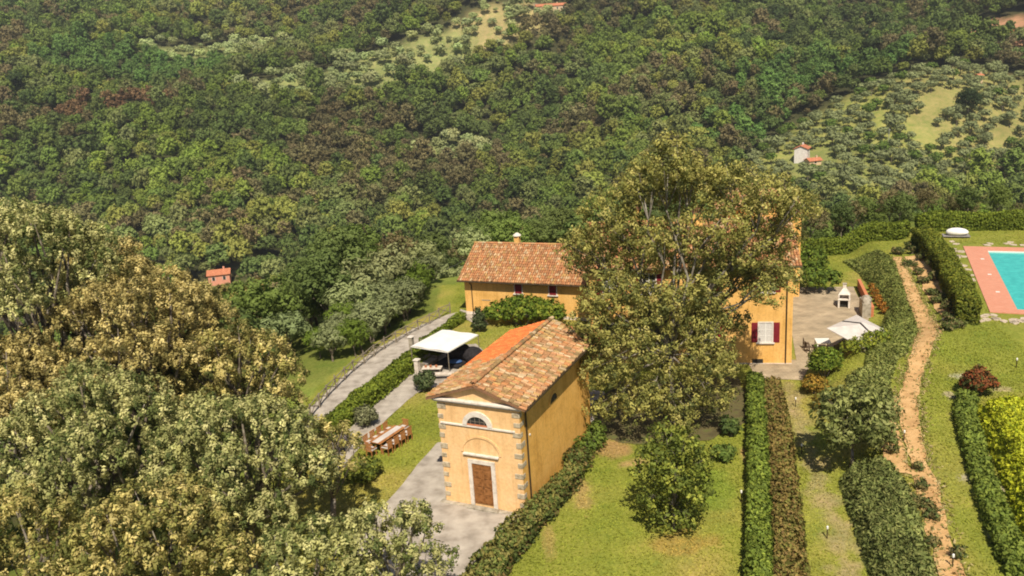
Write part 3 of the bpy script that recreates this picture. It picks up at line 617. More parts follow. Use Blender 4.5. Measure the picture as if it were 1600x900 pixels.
for i in range(n):
    for lim, mix in MIX:
        if zone[i] < lim: cls[i] = mix[int(fine[i] * 9.99)]; break
cls = np.where((br > .66) & (fine < .6), 'brown', cls); cls = np.where((br < .16) & (fine < .5), 'dark', cls)
for (cx, cy, rx, ry, a, c, p) in [(-235, 598, 70, 40, 8, 'coppice', 1), (-225, 514, 42, 9, 14, 'rust', .9), (-64, 462, 60, 26, 0, 'brown', .55), (61, 488, 34, 24, 0, 'brown', .6), (226, 500, 26, 16, 0, 'brown', .85),
                                  (165, 545, 55, 16, 8, 'dark', .7), (175, 470, 50, 30, 0, 'coppice', .9), (120, 420, 30, 24, 0, 'coppice', .6), (-50, 330, 70, 40, 0, 'deep', .4), (-28, 122, 30, 26, 0, 'olive', .72), (-62, 118, 26, 30, 0, 'ochre', .45), (-150, 420, 60, 40, 0, 'bright', .3), (58, 150, 60, 30, 0, 'deep', .5), (20, 440, 40, 40, 0, 'yellow', .5)]:
    q = in_field(x, y, (cx, cy, rx, ry, a)) < 1; cls = np.where(q & (rng.random(n) < p), c, cls)
cls = np.where(ft == 'olive', 'olive', cls); cls = np.where((d < 9) & (y > 66) & (x < 0) & (rng.random(n) < .8), 'olive', cls)
PAL['coppice'] = (.068, .118, .034)
for q_ in PAL: PAL[q_] = tuple(np.array(PAL[q_]) * np.array((1.85, 1.85, 1.6)))
pc_ = np.array([PAL[c] for c in cls]); mean_ = np.array((.180, .192, .060)); keep = np.where(np.isin(cls, ['olive', 'rust', 'dark', 'coppice']), .88, .70)[:, None]
tc = (pc_ * keep + mean_ * (1 - keep)) * 1.26 * rng.uniform(.78, 1.2, (n, 1)) * rng.uniform(.95, 1.05, (n, 3)) * (.72 + .5 * vnoise(x, y, 110, 21) + .16 * vnoise(x, y, 32, 22))[:, None]
var = rng.random(n)
def kind_of(c, v):
    if c == 'olive': return 5 + int(v * 2)
    if c in ('brown', 'rust'): return 7 + int(v * 2) if v < .8 else 3
    if c == 'dark': return 9 if v < .45 else int(v * 3)
    if c == 'coppice': return 3 + int(v * 2)
    return int(v * 5)
ki = np.array([kind_of(c, v) for c, v in zip(cls, var)]); scl = sp / 5.0 * np.clip(rng.normal(1.0, .27, n), .5, 1.75) * .97; scl = np.where(cls == 'olive', scl * 1.3, scl); tc = np.where((ft == 'olive')[:, None], tc * 1.25, tc); scl = np.where(cls == 'coppice', scl * .85, scl)
scl = np.where(y < 130, scl * .92, scl); scl = np.where(ft == 'shrub', .42, scl); scl = np.where((y < 190) & (x > 30), scl * .68, scl)
rot = rng.uniform(0, 2 * PI, n); z = height(x, y)
# the 300 nearest in view are trees of their own
sight = (np.abs(x) < .62 * y + 6) & ~((x < -20) & (y < 64)) & ~((x > 8) & (x < 34) & (y < 125))
order = np.argsort(np.where(sight, y + np.abs(x) * .1 - z * .0, 1e9)); near_id = order[:290]; is_near = np.zeros(n, bool); is_near[near_id] = True
WORDS = {'green': 'mid green rounded', 'deep': 'deep green rounded', 'bright': 'fresh bright green', 'yellow': 'yellowish green', 'greyg': 'grey green', 'brown': 'brown thinly leaved', 'rust': 'rust brown', 'olive': 'silvery green olive', 'dark': 'very dark evergreen', 'ochre': 'ochre brown budding', 'coppice': 'slim green young'}
def place_tree(name, k, loc, rz, s, col, label, cat, group, protos):
    t = thing(name, label, cat, loc, rz, group); t.scale = (s, s, s)
    a = link('crown', protos[k][0], t); a['tcol'] = [float(q) for q in col]; link('trunk', protos[k][1], t); return t
def where_words(a, b):
    side_ = 'far beyond the pink house' if a < -118 else 'left of the pink house' if a < -100 else 'right of the pink house' if a < -45 else 'left of the farmhouse wing' if a < -6 else 'behind the villa' if a < 34 else 'beyond the patio hedge' if a < 60 else 'beyond the pool hedge'
    far_ = 'below the garden' if b < 105 else 'on the near slope' if b < 150 else 'halfway down the slope' if b < 210 else 'at the valley bottom'
    return side_ + ', ' + far_
for i in near_id:
    c = cls[i]; nm = 'olive_tree' if c == 'olive' else ('pine_tree' if ki[i] == 9 else 'wood_tree')
    place_tree(nm, ki[i], (float(x[i]), float(y[i]), float(z[i]) - .1), rot[i], float(scl[i]), tc[i], ('small ' if scl[i] < .85 else 'large ' if scl[i] > 1.15 else '') + WORDS[c] + ' tree ' + where_words(x[i], y[i]), 'tree', 'near trees of the valley wood', NEAR)
ORD = ['first', 'second', 'third', 'fourth', 'fifth', 'sixth', 'seventh', 'eighth', 'ninth', 'tenth', 'eleventh', 'twelfth', 'thirteenth', 'fourteenth', 'fifteenth', 'sixteenth', 'seventeenth', 'eighteenth', 'nineteenth', 'twentieth', 'twenty-first', 'twenty-second', 'twenty-third', 'twenty-fourth', 'twenty-fifth']
fr = np.random.default_rng(77); sl_ = resample([(-12.9, 68.2), (-11.9, 70.6), (-10.0, 74.6), (-8.2, 78.6), (-8.0, 85), (-7.6, 90)], 1.25)
for i, (a, b) in enumerate(sl_):
    for q in ((1.6, 4.4) if i > 0 else (1.9,)):
        ox, oy = a - q - fr.uniform(-.4, 1.2), b + q * .35 + fr.normal() * .5; k_ = 5 + i % 2 if fr.random() < .7 else i % 3
        place_tree('slope_tree', k_, (float(ox), float(oy), H(ox, oy) - .15), fr.uniform(0, 6.28), float(fr.uniform(.62, .95)) * (1 if k_ > 4 else .55), np.array(PAL['olive'] if k_ > 4 and fr.random() < .8 else PAL['bright']) * fr.uniform(.85, 1.15), ('grey-green' if k_ > 4 else 'bright green') + ' bushy tree outside the fence, ' + ORD[i] + ' from its lower end, ' + ('front row' if q < 3 else 'back row'), 'tree', 'bushy trees along the outside of the fence', NEAR)
# everything beyond reads as one mass: one object
rest = np.where(~is_near)[0]
pm = bpy.data.meshes.new('woodland'); pm.vertices.add(len(rest)); pm.vertices.foreach_set('co', np.c_[x[rest], y[rest], z[rest] - .2].astype(np.float32).ravel())
def pattr(nm, ty, key, arr): a = pm.attributes.new(nm, ty, 'POINT'); a.data.foreach_set(key, np.ascontiguousarray(arr).ravel())
pattr('tcol', 'FLOAT_VECTOR', 'vector', tc[rest].astype(np.float32)); pattr('rotz', 'FLOAT_VECTOR', 'vector', np.c_[np.zeros((len(rest), 2)), rot[rest]].astype(np.float32))
pattr('scl', 'FLOAT_VECTOR', 'vector', (scl[rest][:, None] * np.c_[np.ones(len(rest)), np.ones(len(rest)), rng.uniform(.85, 1.25, len(rest))]).astype(np.float32)); pattr('kind_index', 'INT', 'value', ki[rest].astype(np.int32))
pc = bpy.data.collections.new('wood_crowns')
for i, (a, b) in enumerate(FAR): pc.objects.link(bpy.data.objects.new('wood_crown_%02d' % i, a))
wo = link('woodland', pm); tag(wo, 'dense mixed woodland covering the far valley slopes', 'woodland', kind='stuff')
ng = bpy.data.node_groups.new('plant_wood', 'GeometryNodeTree')
ng.interface.new_socket('Geometry', in_out='INPUT', socket_type='NodeSocketGeometry'); ng.interface.new_socket('Geometry', in_out='OUTPUT', socket_type='NodeSocketGeometry')
N_ = ng.nodes; gi = N_.new('NodeGroupInput'); go = N_.new('NodeGroupOutput'); m2p = N_.new('GeometryNodeMeshToPoints'); iop = N_.new('GeometryNodeInstanceOnPoints'); ci = N_.new('GeometryNodeCollectionInfo')
ci.inputs['Collection'].default_value = pc; ci.inputs['Separate Children'].default_value = True; ci.inputs['Reset Children'].default_value = True
def nattr(nm, ty): a = N_.new('GeometryNodeInputNamedAttribute'); a.data_type = ty; a.inputs['Name'].default_value = nm; return a.outputs['Attribute']
lk = ng.links.new; lk(gi.outputs[0], m2p.inputs['Mesh']); lk(m2p.outputs[0], iop.inputs['Points']); lk(ci.outputs[0], iop.inputs['Instance']); iop.inputs['Pick Instance'].default_value = True
lk(nattr('kind_index', 'INT'), iop.inputs['Instance Index']); lk(nattr('rotz', 'FLOAT_VECTOR'), iop.inputs['Rotation']); lk(nattr('scl', 'FLOAT_VECTOR'), iop.inputs['Scale']); lk(iop.outputs[0], go.inputs[0])
md = wo.modifiers.new('plant_wood', 'NODES'); md.node_group = ng
# olive grove on the right-hand spur: rows of trees one can count
k = 0
for f in FIELDS:
    if f[6] != 'grove': continue
    c, s = math.cos(R(f[4])), math.sin(R(f[4])); st = 6.6 if f[2] != 52 else 8.4
    for u in np.arange(-f[2], f[2], st):
        for v in np.arange(-f[3], f[3], st * .8):
            if (u / f[2]) ** 2 + (v / f[3]) ** 2 > 1 or rng.random() < .18: continue
            ox = f[0] + u * c - v * s + rng.normal() * .9; oy = f[1] + u * s + v * c + rng.normal() * .9
            if any(in_field(ox, oy, g) < 1.1 for g in FIELDS if g[6] == 'none'): continue
            if f[0] != 168 and in_field(ox, oy, next(g for g in FIELDS if g[0] == 168)) < 1: continue
            place_tree('olive_tree', 5 + k % 2, (float(ox), float(oy), H(ox, oy) - .1), rng.uniform(0, 6.28), float(rng.uniform(1.0, 1.6)), np.array(PAL['olive'] if rng.random() < .85 else PAL['green']) * rng.uniform(.95, 1.3),
                       'small round olive tree on the spur, ' + ('upper terraces near the bare earth' if f[2] == 52 else 'lowest rows near the white house' if f[2] == 34 else 'main slope') + ', %s row' % ORD[min(24, int(round((v + f[3]) / (st * .8))))], 'olive tree', 'olive trees of the grove on the right-hand spur', FAR); k += 1
# single trees one can point to
place_tree('dark_tree', 1, (212, 391, H(212, 391) - .2), 1, 1.75, PAL['dark'], 'big dark tree standing alone by the bare earth on the spur', 'tree', None, NEAR)
place_tree('purple_tree', 0, (-84, 352, H(-84, 352) - .2), 1, .85, (.030, .012, .022), 'small dark purple tree above the pale strip of field', 'tree', None, NEAR)
for i, (tx, ty, q) in enumerate([(-97, 330, .9), (-88, 327, 1.0), (-82, 326, 1.15), (-72, 329, 1.05), (-69, 330, .95)]):
    place_tree('cypress_tree', 10, (tx, ty, H(tx, ty) - .2), i, q * 1.05, np.array((.030, .052, .022)), ['short cypress nearest the small pink house', 'second cypress from the small pink house', 'tallest dark cypress in front of the pale field strip', 'left one of the cypress pair far from the pink house', 'right one of the cypress pair far from the pink house'][i], 'cypress', 'cypresses beside the pink house', NEAR)

# ================================================================== BUILDINGS
OLD = [(0.378, 0.184, 0.088), (0.432, 0.23, 0.114), (0.324, 0.166, 0.075), (0.306, 0.193, 0.088), (0.45, 0.276, 0.15), (0.234, 0.156, 0.075), (0.423, 0.193, 0.079), (0.378, 0.258, 0.114), (0.45, 0.331, 0.202), (0.342, 0.184, 0.088), (0.396, 0.248, 0.097)]
RED = [(0.414, 0.19, 0.087), (0.45, 0.228, 0.106), (0.36, 0.162, 0.074), (0.45, 0.266, 0.138), (0.414, 0.19, 0.083), (0.324, 0.171, 0.083), (0.468, 0.332, 0.193), (0.396, 0.237, 0.092)]
NEWT = [(.66, .18, .05), (.70, .20, .06), (.62, .165, .05)]
def roof_slope(parent, O, u, v, Lu, Lv, palette, seed, new=None, wild=1.0):
    """one slope of barrel tiles: bed and tiles; O eave corner, u along the eave, v up the slope"""
    r = np.random.default_rng(seed); O = np.array(O, float); u = unit(np.array(u, float)); v = unit(np.array(v, float)); nn = np.cross(u, v)
    if nn[2] < 0: nn = -nn
    pitch = .215; row = .36; nc = int(Lu / pitch); nr = int(math.ceil(Lv / row)); V = []; F = []; Cc = []; ang = np.linspace(0, PI, 6); base = 0
    for i in range(nc):
        for j in range(nr):
            a = (i + .5) * Lu / nc; b = j * Lv / nr; isnew = bool(new and new(a / Lu, b / Lv)); q = .25 if isnew else wild
            a += r.normal() * .012 * q; b += r.normal() * .02 * q; ln = Lv / nr + .07; sk = r.normal() * .02 * q; lift = .018 + abs(r.normal()) * .012 * q
            p0 = O + u * a + v * b + nn * (lift + .02); p1 = O + u * (a + sk) + v * min(b + ln, Lv + .03) + nn * lift * .4
            for p, rd in ((p0, .102), (p1, .084)):
                for t in ang: V.append(p + u * math.cos(t) * rd + nn * (math.sin(t) * rd))
            for k in range(5): F.append((base + k, base + k + 1, base + k + 7, base + k + 6))
            F.append((base, base + 5, base + 4, base + 3)); F.append((base, base + 3, base + 2, base + 1))
            col = np.array((NEWT if isnew else palette)[r.integers(len(NEWT if isnew else palette))]) * r.uniform(.8, 1.2); Cc += [np.clip(col, 0, .9)] * 12; base += 12
    me = bpy.data.meshes.new('roof_tiles'); me.from_pydata([tuple(p) for p in V], [], F); me.update()
    at = me.attributes.new('col', 'FLOAT_COLOR', 'POINT'); c4 = np.ones((len(V), 4), np.float32); c4[:, :3] = Cc; at.data.foreach_set('color', c4.ravel())
    me.materials.append(M['tile']); t = link('roof_tiles', me, parent); t['kind'] = 'stuff'
    e = nn * .12; q = [O, O + u * Lu, O + u * Lu + v * Lv, O + v * Lv]; mb = MB(); mb.add([p - e for p in q] + [p for p in q], [(3, 2, 1, 0), (4, 5, 6, 7), (0, 1, 5, 4), (1, 2, 6, 5), (2, 3, 7, 6), (3, 0, 4, 7)])
    mb.build('roof_bed', M['tile_base'], parent); return t
def ridge_tiles(parent, a, b, palette, seed):
    r = np.random.default_rng(seed); a = np.array(a, float); b = np.array(b, float); L = np.linalg.norm(b - a); d = (b - a) / L; sx = unit(np.cross(d, (0, 0, 1))); n = int(L / .42); mb = MB()
    for i in range(n):
        mb.cur = tuple(np.array(palette[r.integers(len(palette))]) * r.uniform(.8, 1.15)); p0 = a + d * (i * L / n); p1 = a + d * ((i + 1) * L / n + .04); vs = []
        for p, rd in ((p0, .15), (p1, .13)):
            p = p + sx * r.normal() * .01
            for t in np.linspace(-.25, PI + .25, 7): vs.append(tuple(p + sx * math.cos(t) * rd + np.array([0, 0, math.sin(t) * rd * .8 - .02])))
        mb.add(vs, [(k, k + 1, k + 8, k + 7) for k in range(6)])
    mb.build('ridge_tiles', M['tile'], parent, col=True)
def arc(cx, cz, rx, rz, n=14, a0=0, a1=PI): return [(cx + rx * math.cos(a0 + (a1 - a0) * i / n), cz + rz * math.sin(a0 + (a1 - a0) * i / n)) for i in range(n + 1)]
def arch_band(mb, cx, cz, ri, zi, ro, zo, y0, y1, n=16):
    a = arc(cx, cz, ri, zi, n); b = arc(cx, cz, ro, zo, n)
    for i in range(n): mb.extrude_y([a[i], b[i], b[i + 1], a[i + 1]], y0, y1)
def window(parent, x, z, w_, h_, y, shutters=True, open_=True, glass='glass'):
    """window on a wall facing -y: surround, pane, glazing bars, sill and shutters"""
    wd = link('window', None, parent) if False else thing_part(parent, 'window')
    mb = MB(); t = .10
    mb.box(x - w_ / 2 - t, x - w_ / 2, y - .05, y, z - .0, z + h_ + t); mb.box(x + w_ / 2, x + w_ / 2 + t, y - .05, y, z, z + h_ + t); mb.box(x - w_ / 2, x + w_ / 2, y - .05, y, z + h_, z + h_ + t); mb.build('frame', M['trim'], wd)
    MB().box(x - w_ / 2, x + w_ / 2, y - .012, y, z, z + h_).build('pane', M[glass], wd)
    mb = MB(); mb.box(x - .03, x + .03, y - .03, y - .013, z, z + h_)
    for q in (.33, .66): mb.box(x - w_ / 2, x - .031, y - .028, y - .013, z + h_ * q - .015, z + h_ * q + .015); mb.box(x + .031, x + w_ / 2, y - .028, y - .013, z + h_ * q - .015, z + h_ * q + .015)
    mb.build('glazing_bars', M['white_paint'], wd); MB().box(x - w_ / 2 - .2, x + w_ / 2 + .2, y - .14, y, z - .1, z - .003).build('sill', M['trim'], wd)
    if shutters:
        for s in (-1, 1):
            a, b = ((x + s * (w_ / 2 + .102), x + s * (w_ + .08)) if open_ else (x, x + s * w_ / 2)); lo, hi = min(a, b), max(a, b); yy = y if open_ else y - .035
            mb = MB(); mb.box(lo, hi, yy - .045, yy - .004, z, z + h_ + .03)
            for q in np.arange(z + .08, z + h_ - .05, .11): mb.box(lo + .06, hi - .06, yy - .058, yy - .046, q, q + .06)
            mb.build('shutter', M['shutter'], wd)
    return wd
def thing_part(parent, name):
    o = bpy.data.objects.new(name, None); C.objects.link(o); o.parent = parent; return o
# ---------------------------------------------------------------- chapel
CW, CL, CE, CR = 4.94, 10.8, 6.48, .92; CA = R(25.4)
ch = thing('chapel', 'small ochre chapel with stone quoins, lunette window and brown wooden door', 'chapel', (-4.54, 43.64, 0), -CA)
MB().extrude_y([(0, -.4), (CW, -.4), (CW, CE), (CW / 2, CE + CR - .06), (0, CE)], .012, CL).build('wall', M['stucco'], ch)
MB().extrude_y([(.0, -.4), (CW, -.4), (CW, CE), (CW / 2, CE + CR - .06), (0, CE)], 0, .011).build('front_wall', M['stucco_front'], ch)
OV, OF = .54, .34; sl = math.hypot(CW / 2 + OV, CR + .12); sn = (CR + .12) / (CW / 2 + OV); zev = CE + CR + .05 - sn * (CW / 2 + OV)
def newpart(a, b): return a > .42 + .30 * (1 - b) * 0 + .06 * math.sin(b * 9) and not (b > .86 and a < .93)
roof_slope(ch, (-OV, -OF, zev), (0, 1, 0), (CW / 2 + OV, 0, CR + .12), CL + 2 * OF, sl, OLD, 21, newpart, 1.6)
roof_slope(ch, (CW + OV, -OF, zev), (0, 1, 0), (-(CW / 2 + OV), 0, CR + .12), CL + 2 * OF, sl, OLD, 22, None, 1.7)
ridge_tiles(ch, (CW / 2, -OF, CE + CR + .22), (CW / 2, CL + OF, CE + CR + .22), OLD, 23)
mb = MB(); mb.box(-.30, CW + .30, -.26, -.001, CE - .17, CE - .02, .03); mb.box(-.18, CW + .18, -.14, -.002, CE - .27, CE - .172); mb.build('cornice', M['trim'], ch)
for s in (-1, 1):
    mb = MB(); x0 = CW / 2 + s * (CW / 2 + .30); mb.extrude_y([(x0, CE + .0), (CW / 2, CE + CR - .04), (CW / 2, CE + CR - .15), (x0 - s * .16, CE + .0)] if s < 0 else [(CW / 2, CE + CR - .15), (CW / 2, CE + CR - .04), (x0, CE + .0), (x0 - s * .16, CE + .0)], -.22, -.003); mb.build('raking_cornice', M['trim'], ch)
MB().box(.12, CW - .30, -.09, -.001, 4.86, 4.98, .02).build('string_course', M['trim'], ch)
lun = thing_part(ch, 'lunette_window'); mb = MB(); arch_band(mb, CW / 2 - .05, 4.985, .63, .55, .90, .84, -.11, -.001); mb.build('frame', M['trim'], lun)
mb = MB(); mb.extrude_y(arc(CW / 2 - .05, 5.06, .628, .47, 14), -.03, -.002); mb.build('pane', M['glass'], lun)
mb = MB(); mb.extrude_y([(CW / 2 - .68, 4.985), (CW / 2 + .58, 4.985), (CW / 2 + .58, 5.055), (CW / 2 - .68, 5.055)], -.09, -.004); mb.build('sill', M['brick_red'], lun)
mb = MB()
for a in (-.42, -.14, .14, .42): hh = .47 * math.sqrt(max(0, 1 - (a / .63) ** 2)); mb.box(CW / 2 - .05 + a - .012, CW / 2 - .05 + a + .012, -.05, -.031, 5.06, 5.06 + hh)
mb.box(CW / 2 - .58, CW / 2 + .48, -.055, -.051, 5.22, 5.245); mb.build('iron_bars', M['grey_wood'], lun)
mb = MB(); arch_band(mb, CW / 2 + .02, 3.32, 1.10, .93, 1.24, 1.06, -.05, -.001); mb.build('blind_arch', M['stucco_front'], ch)
MB().box(CW / 2 - 1.06, CW / 2 + 1.10, -.16, -.001, 3.18, 3.30, .02).build('door_hood', M['trim'], ch)
dx0, dx1, dz0, dz1 = CW / 2 - .60, CW / 2 + .60, .22, 2.70
df = thing_part(ch, 'door'); mb = MB(); mb.box(dx0 - .22, dx0, -.10, -.001, dz0 - .12, dz1 + .21); mb.box(dx1, dx1 + .22, -.10, -.001, dz0 - .12, dz1 + .21); mb.box(dx0, dx1, -.10, -.001, dz1, dz1 + .21); mb.build('frame', M['trim'], df)
for s in (0, 1):
    a = dx0 + .6 * s + .008; MB().box(a, a + .584, -.045, -.002, dz0, dz1 - .30).build('leaf', M['wood_door'], df)
    for z0, z1 in ((.10, .52), (.60, 1.02), (1.10, 1.52), (1.60, 2.05)): MB().box(a + .09, a + .495, -.072, -.046, dz0 + z0, dz0 + z1, .012).build('panel', M['wood_door'], df)
MB().box(dx0, dx1, -.06, -.002, dz1 - .295, dz1).build('transom', M['wood_door'], df); MB().tube([(CW / 2 + .06, -.10, 1.25), (CW / 2 + .06, -.10, 1.38)], .018, 6).build('handle', M['metal_dark'], df)
MB().box(dx0 - .35, dx1 + .35, -.45, -.11, -.05, .13, .02).build('door_step', M['stone'], ch)
mb = MB(); mb.box(-.28, CW + .12, -.30, .10, -.3, .045, .02); mb.box(-.28, -.005, .10, 2.4, -.3, .045, .02); mb.build('plinth', M['stone'], ch)
for side in (0, 1):                                               # quoins, each stone its own piece
    for k in range(10):
        rr = random.Random(50 + k + 20 * side); z0 = .35 + k * .60 + rr.uniform(-.04, .04); hh = rr.uniform(.26, .34); wl = .46 if k % 2 else .30; wl += rr.uniform(-.05, .06)
        if z0 + hh > CE - .3: continue
        mb = MB()
        if side == 0: mb.box(-.022, wl, -.03 - rr.uniform(0, .015), .30, z0, z0 + hh, .025)
        else: mb.box(CW - wl, CW + .022, -.03 - rr.uniform(0, .015), .50 if k % 2 == 0 else .28, z0, z0 + hh, .025)
        mb.build('quoin_stone', M['quoin'], ch)
gp = MB(); gp.tube([(CW + OV + .05, -OF, zev - .02), (CW + OV + .05, CL + OF, zev - .02)], .07, 8); gp.build('gutter', M['metal_dark'], ch)
MB().tube([(CW + OV + .04, .55, zev - .06), (CW + .30, .58, zev - .30), (CW + .09, .62, zev - .55), (CW + .09, .70, .15)], .05, 8).build('downspout', M['metal_dark'], ch)
sw = thing_part(ch, 'side_window'); mb = MB(); mb.extrude_y([(0, 0)] * 0 or arc(0, 0, .55, .48, 12), 0, .03)
p = mb.build('pane', M['glass'], sw); p.rotation_euler = (0, 0, PI / 2); p.location = (CW + .032, 4.7, 4.75)
mb = MB(); arch_band(mb, 0, 0, .55, .48, .68, .61, 0, .06); q = mb.build('frame', M['stucco'], sw); q.rotation_euler = (0, 0, PI / 2); q.location = (CW + .062, 4.7, 4.75)
MB().box(CW, CW + .055, 1.1, 1.2, 4.25, 4.33).build('wall_lamp', M['white_paint'], ch)
# ---------------------------------------------------------------- low farmhouse wing
WA = R(22.0); WL, WD, WE, WR = 15.5, 8.2, 3.72, 5.95
wg = thing('farmhouse_wing', 'low ochre farmhouse wing with red tiled roof behind the chapel', 'house', (-4.55, 79.1, 0), -WA)
mb = MB(); n = [(0, -.6), (WD, -.6), (WD, WE), (WD / 2, WR - .1), (0, WE)]
mb.add([(0, y_, z_) for y_, z_ in n] + [(WL, y_, z_) for y_, z_ in n], [(4, 3, 2, 1, 0), (5, 6, 7, 8, 9)] + [(i, (i + 1) % 5, (i + 1) % 5 + 5, i + 5) for i in range(5)]); mb.build('wall', M['stucco_villa'], wg)
ov = .62; sn = (WR - WE) / (WD / 2); ls = math.hypot(WD / 2 + ov, sn * (WD / 2 + ov)); ze = WE + .06 - sn * ov
roof_slope(wg, (-.45, -ov, ze), (1, 0, 0), (0, 1, sn), WL + .5, ls, RED, 31); roof_slope(wg, (-.45, WD + ov, ze), (1, 0, 0), (0, -1, sn), WL + .5, ls, RED, 32)
ridge_tiles(wg, (-.45, WD / 2, WR + .18), (WL, WD / 2, WR + .18), RED, 33)
MB().tube([(-.45, -ov - .05, ze - .02), (WL, -ov - .05, ze - .02)], .07, 8).build('gutter', M['metal_dark'], wg)
MB().tube([(.75, -ov - .04, ze - .05), (.75, -.25, ze - .35), (.75, -.07, ze - .5), (.75, -.07, .1)], .05, 8).build('downspout', M['metal_dark'], wg)
for xx in (5.55, 8.95): window(wg, xx, 2.28, .66, 1.02, 0, True, False)
cm = thing_part(wg, 'chimney'); MB().box(3.6, 4.1, WD / 2 + .5, WD / 2 + 1.0, WR - .6, WR + .75).build('stack', M['stucco_villa'], cm); MB().lathe(3.85, WD / 2 + .75, [(.42, WR + .752), (.40, WR + .84), (.10, WR + 1.05)], 10).build('cap', M['trim'], cm)
MB().box(1.7, 2.6, -.02, -.001, 1.42, 1.50).build('wall_plaque', M['stone'], wg)
MB().box(-.03, WL, -.06, .05, -.6, .25).build('plinth', M['pale_stone'], wg)
# ---------------------------------------------------------------- villa
VA = R(11.0); VW, VD, VE, VR = 15.2, 11.0, 8.0, 10.05
vo = np.array([20.9, 60.7]) - VW * np.array([math.cos(VA), -math.sin(VA)])
vl = thing('villa', 'tall ochre villa half hidden behind the big multi-stemmed tree', 'house', (float(vo[0]), float(vo[1]), 0), -VA)
mb = MB(); n = [(0, -.4), (VD, -.4), (VD, VE), (VD / 2, VR - .1), (0, VE)]
mb.add([(0, y_, z_) for y_, z_ in n] + [(VW, y_, z_) for y_, z_ in n], [(4, 3, 2, 1, 0), (5, 6, 7, 8, 9)] + [(i, (i + 1) % 5, (i + 1) % 5 + 5, i + 5) for i in range(5)]); mb.build('wall', M['stucco_villa'], vl)
ov = .6; sn = (VR - VE) / (VD / 2); ls = math.hypot(VD / 2 + ov, sn * (VD / 2 + ov)); ze = VE + .06 - sn * ov
roof_slope(vl, (-.5, -ov, ze), (1, 0, 0), (0, 1, sn), VW + 1.0, ls, RED, 41); roof_slope(vl, (-.5, VD + ov, ze), (1, 0, 0), (0, -1, sn), VW + 1.0, ls, RED, 42)
ridge_tiles(vl, (-.5, VD / 2, VR + .18), (VW + .5, VD / 2, VR + .18), RED, 43)
for xx in (VW - 1.95, VW - 6.2, VW - 10.6, 1.6): window(vl, xx, 1.75, .95, 1.55, 0, True, True, 'curtain'); window(vl, xx, 5.75, .95, 1.5, 0, True, True)
MB().tube([(-.5, -ov - .05, ze - .02), (VW + .5, -ov - .05, ze - .02)], .07, 8).build('gutter', M['metal_dark'], vl)
MB().tube([(VW - .45, -ov - .04, ze - .05), (VW - .45, -.25, ze - .35), (VW - .45, -.07, ze - .5), (VW - .45, -.07, .1)], .05, 8).build('downspout', M['metal_dark'], vl)
for cx, cy, top in ((VW - 2.2, VD / 2 + .4, 11.6), (VW - 6.8, VD / 2 - .6, 11.0), (3.5, VD / 2 + .3, 11.2)):
    cm = thing_part(vl, 'chimney'); MB().box(cx - .36, cx + .36, cy - .28, cy + .28, VR - .8, top, .02).build('stack', M['stucco_villa'], cm); mb = MB(); mb.box(cx - .45, cx + .45, cy - .37, cy + .37, top + .002, top + .1); mb.extrude_y([(cx - .5, top + .102), (cx + .5, top + .102), (cx, top + .5)], cy - .4, cy + .4); mb.build('cap', M['tile_base'], cm)
MB().box(VW - 2.9, VW - 2.1, -.05, -.002, .05, .38).build('cellar_grate', M['soot'], vl); MB().box(VW - 4.2, VW + .02, -.07, -.001, -.4, .06).build('plinth', M['pale_stone'], vl)
# rear block of the villa, a little taller, stands out to the right
bw, bd, be, brz = 7.0, 8.0, 8.1, 9.6; bx, by = VW - 4.0, VD + 6.5
mb = MB(); n = [(0, -.4), (bw, -.4), (bw, be), (bw / 2, brz), (0, be)]; mb.add([(bx + a, by, b) for a, b in n] + [(bx + a, by + bd, b) for a, b in n], [(0, 1, 2, 3, 4), (9, 8, 7, 6, 5)] + [((i + 1) % 5, i, i + 5, (i + 1) % 5 + 5) for i in range(5)]); mb.build('rear_wall', M['stucco_villa'], vl)
sb = (brz - be) / (bw / 2); roof_slope(vl, (bx - .5, by - .4, be + .14 - sb * .5), (0, 1, 0), (1, 0, sb), bd + .8, math.hypot(bw / 2 + .5, sb * (bw / 2 + .5)), RED, 44); roof_slope(vl, (bx + bw + .5, by - .4, be + .14 - sb * .5), (0, 1, 0), (-1, 0, sb), bd + .8, math.hypot(bw / 2 + .5, sb * (bw / 2 + .5)), RED, 45)
MB().box(VW - 8, VW - .4, VD + .001, VD + 6.49, -.4, 7.2).build('link_wall', M['stucco_villa'], vl); MB().box(VW - 8.2, VW - .2, VD + .3, VD + 6.4, 7.202, 7.4).build('link_roof', M['far_roof'], vl)
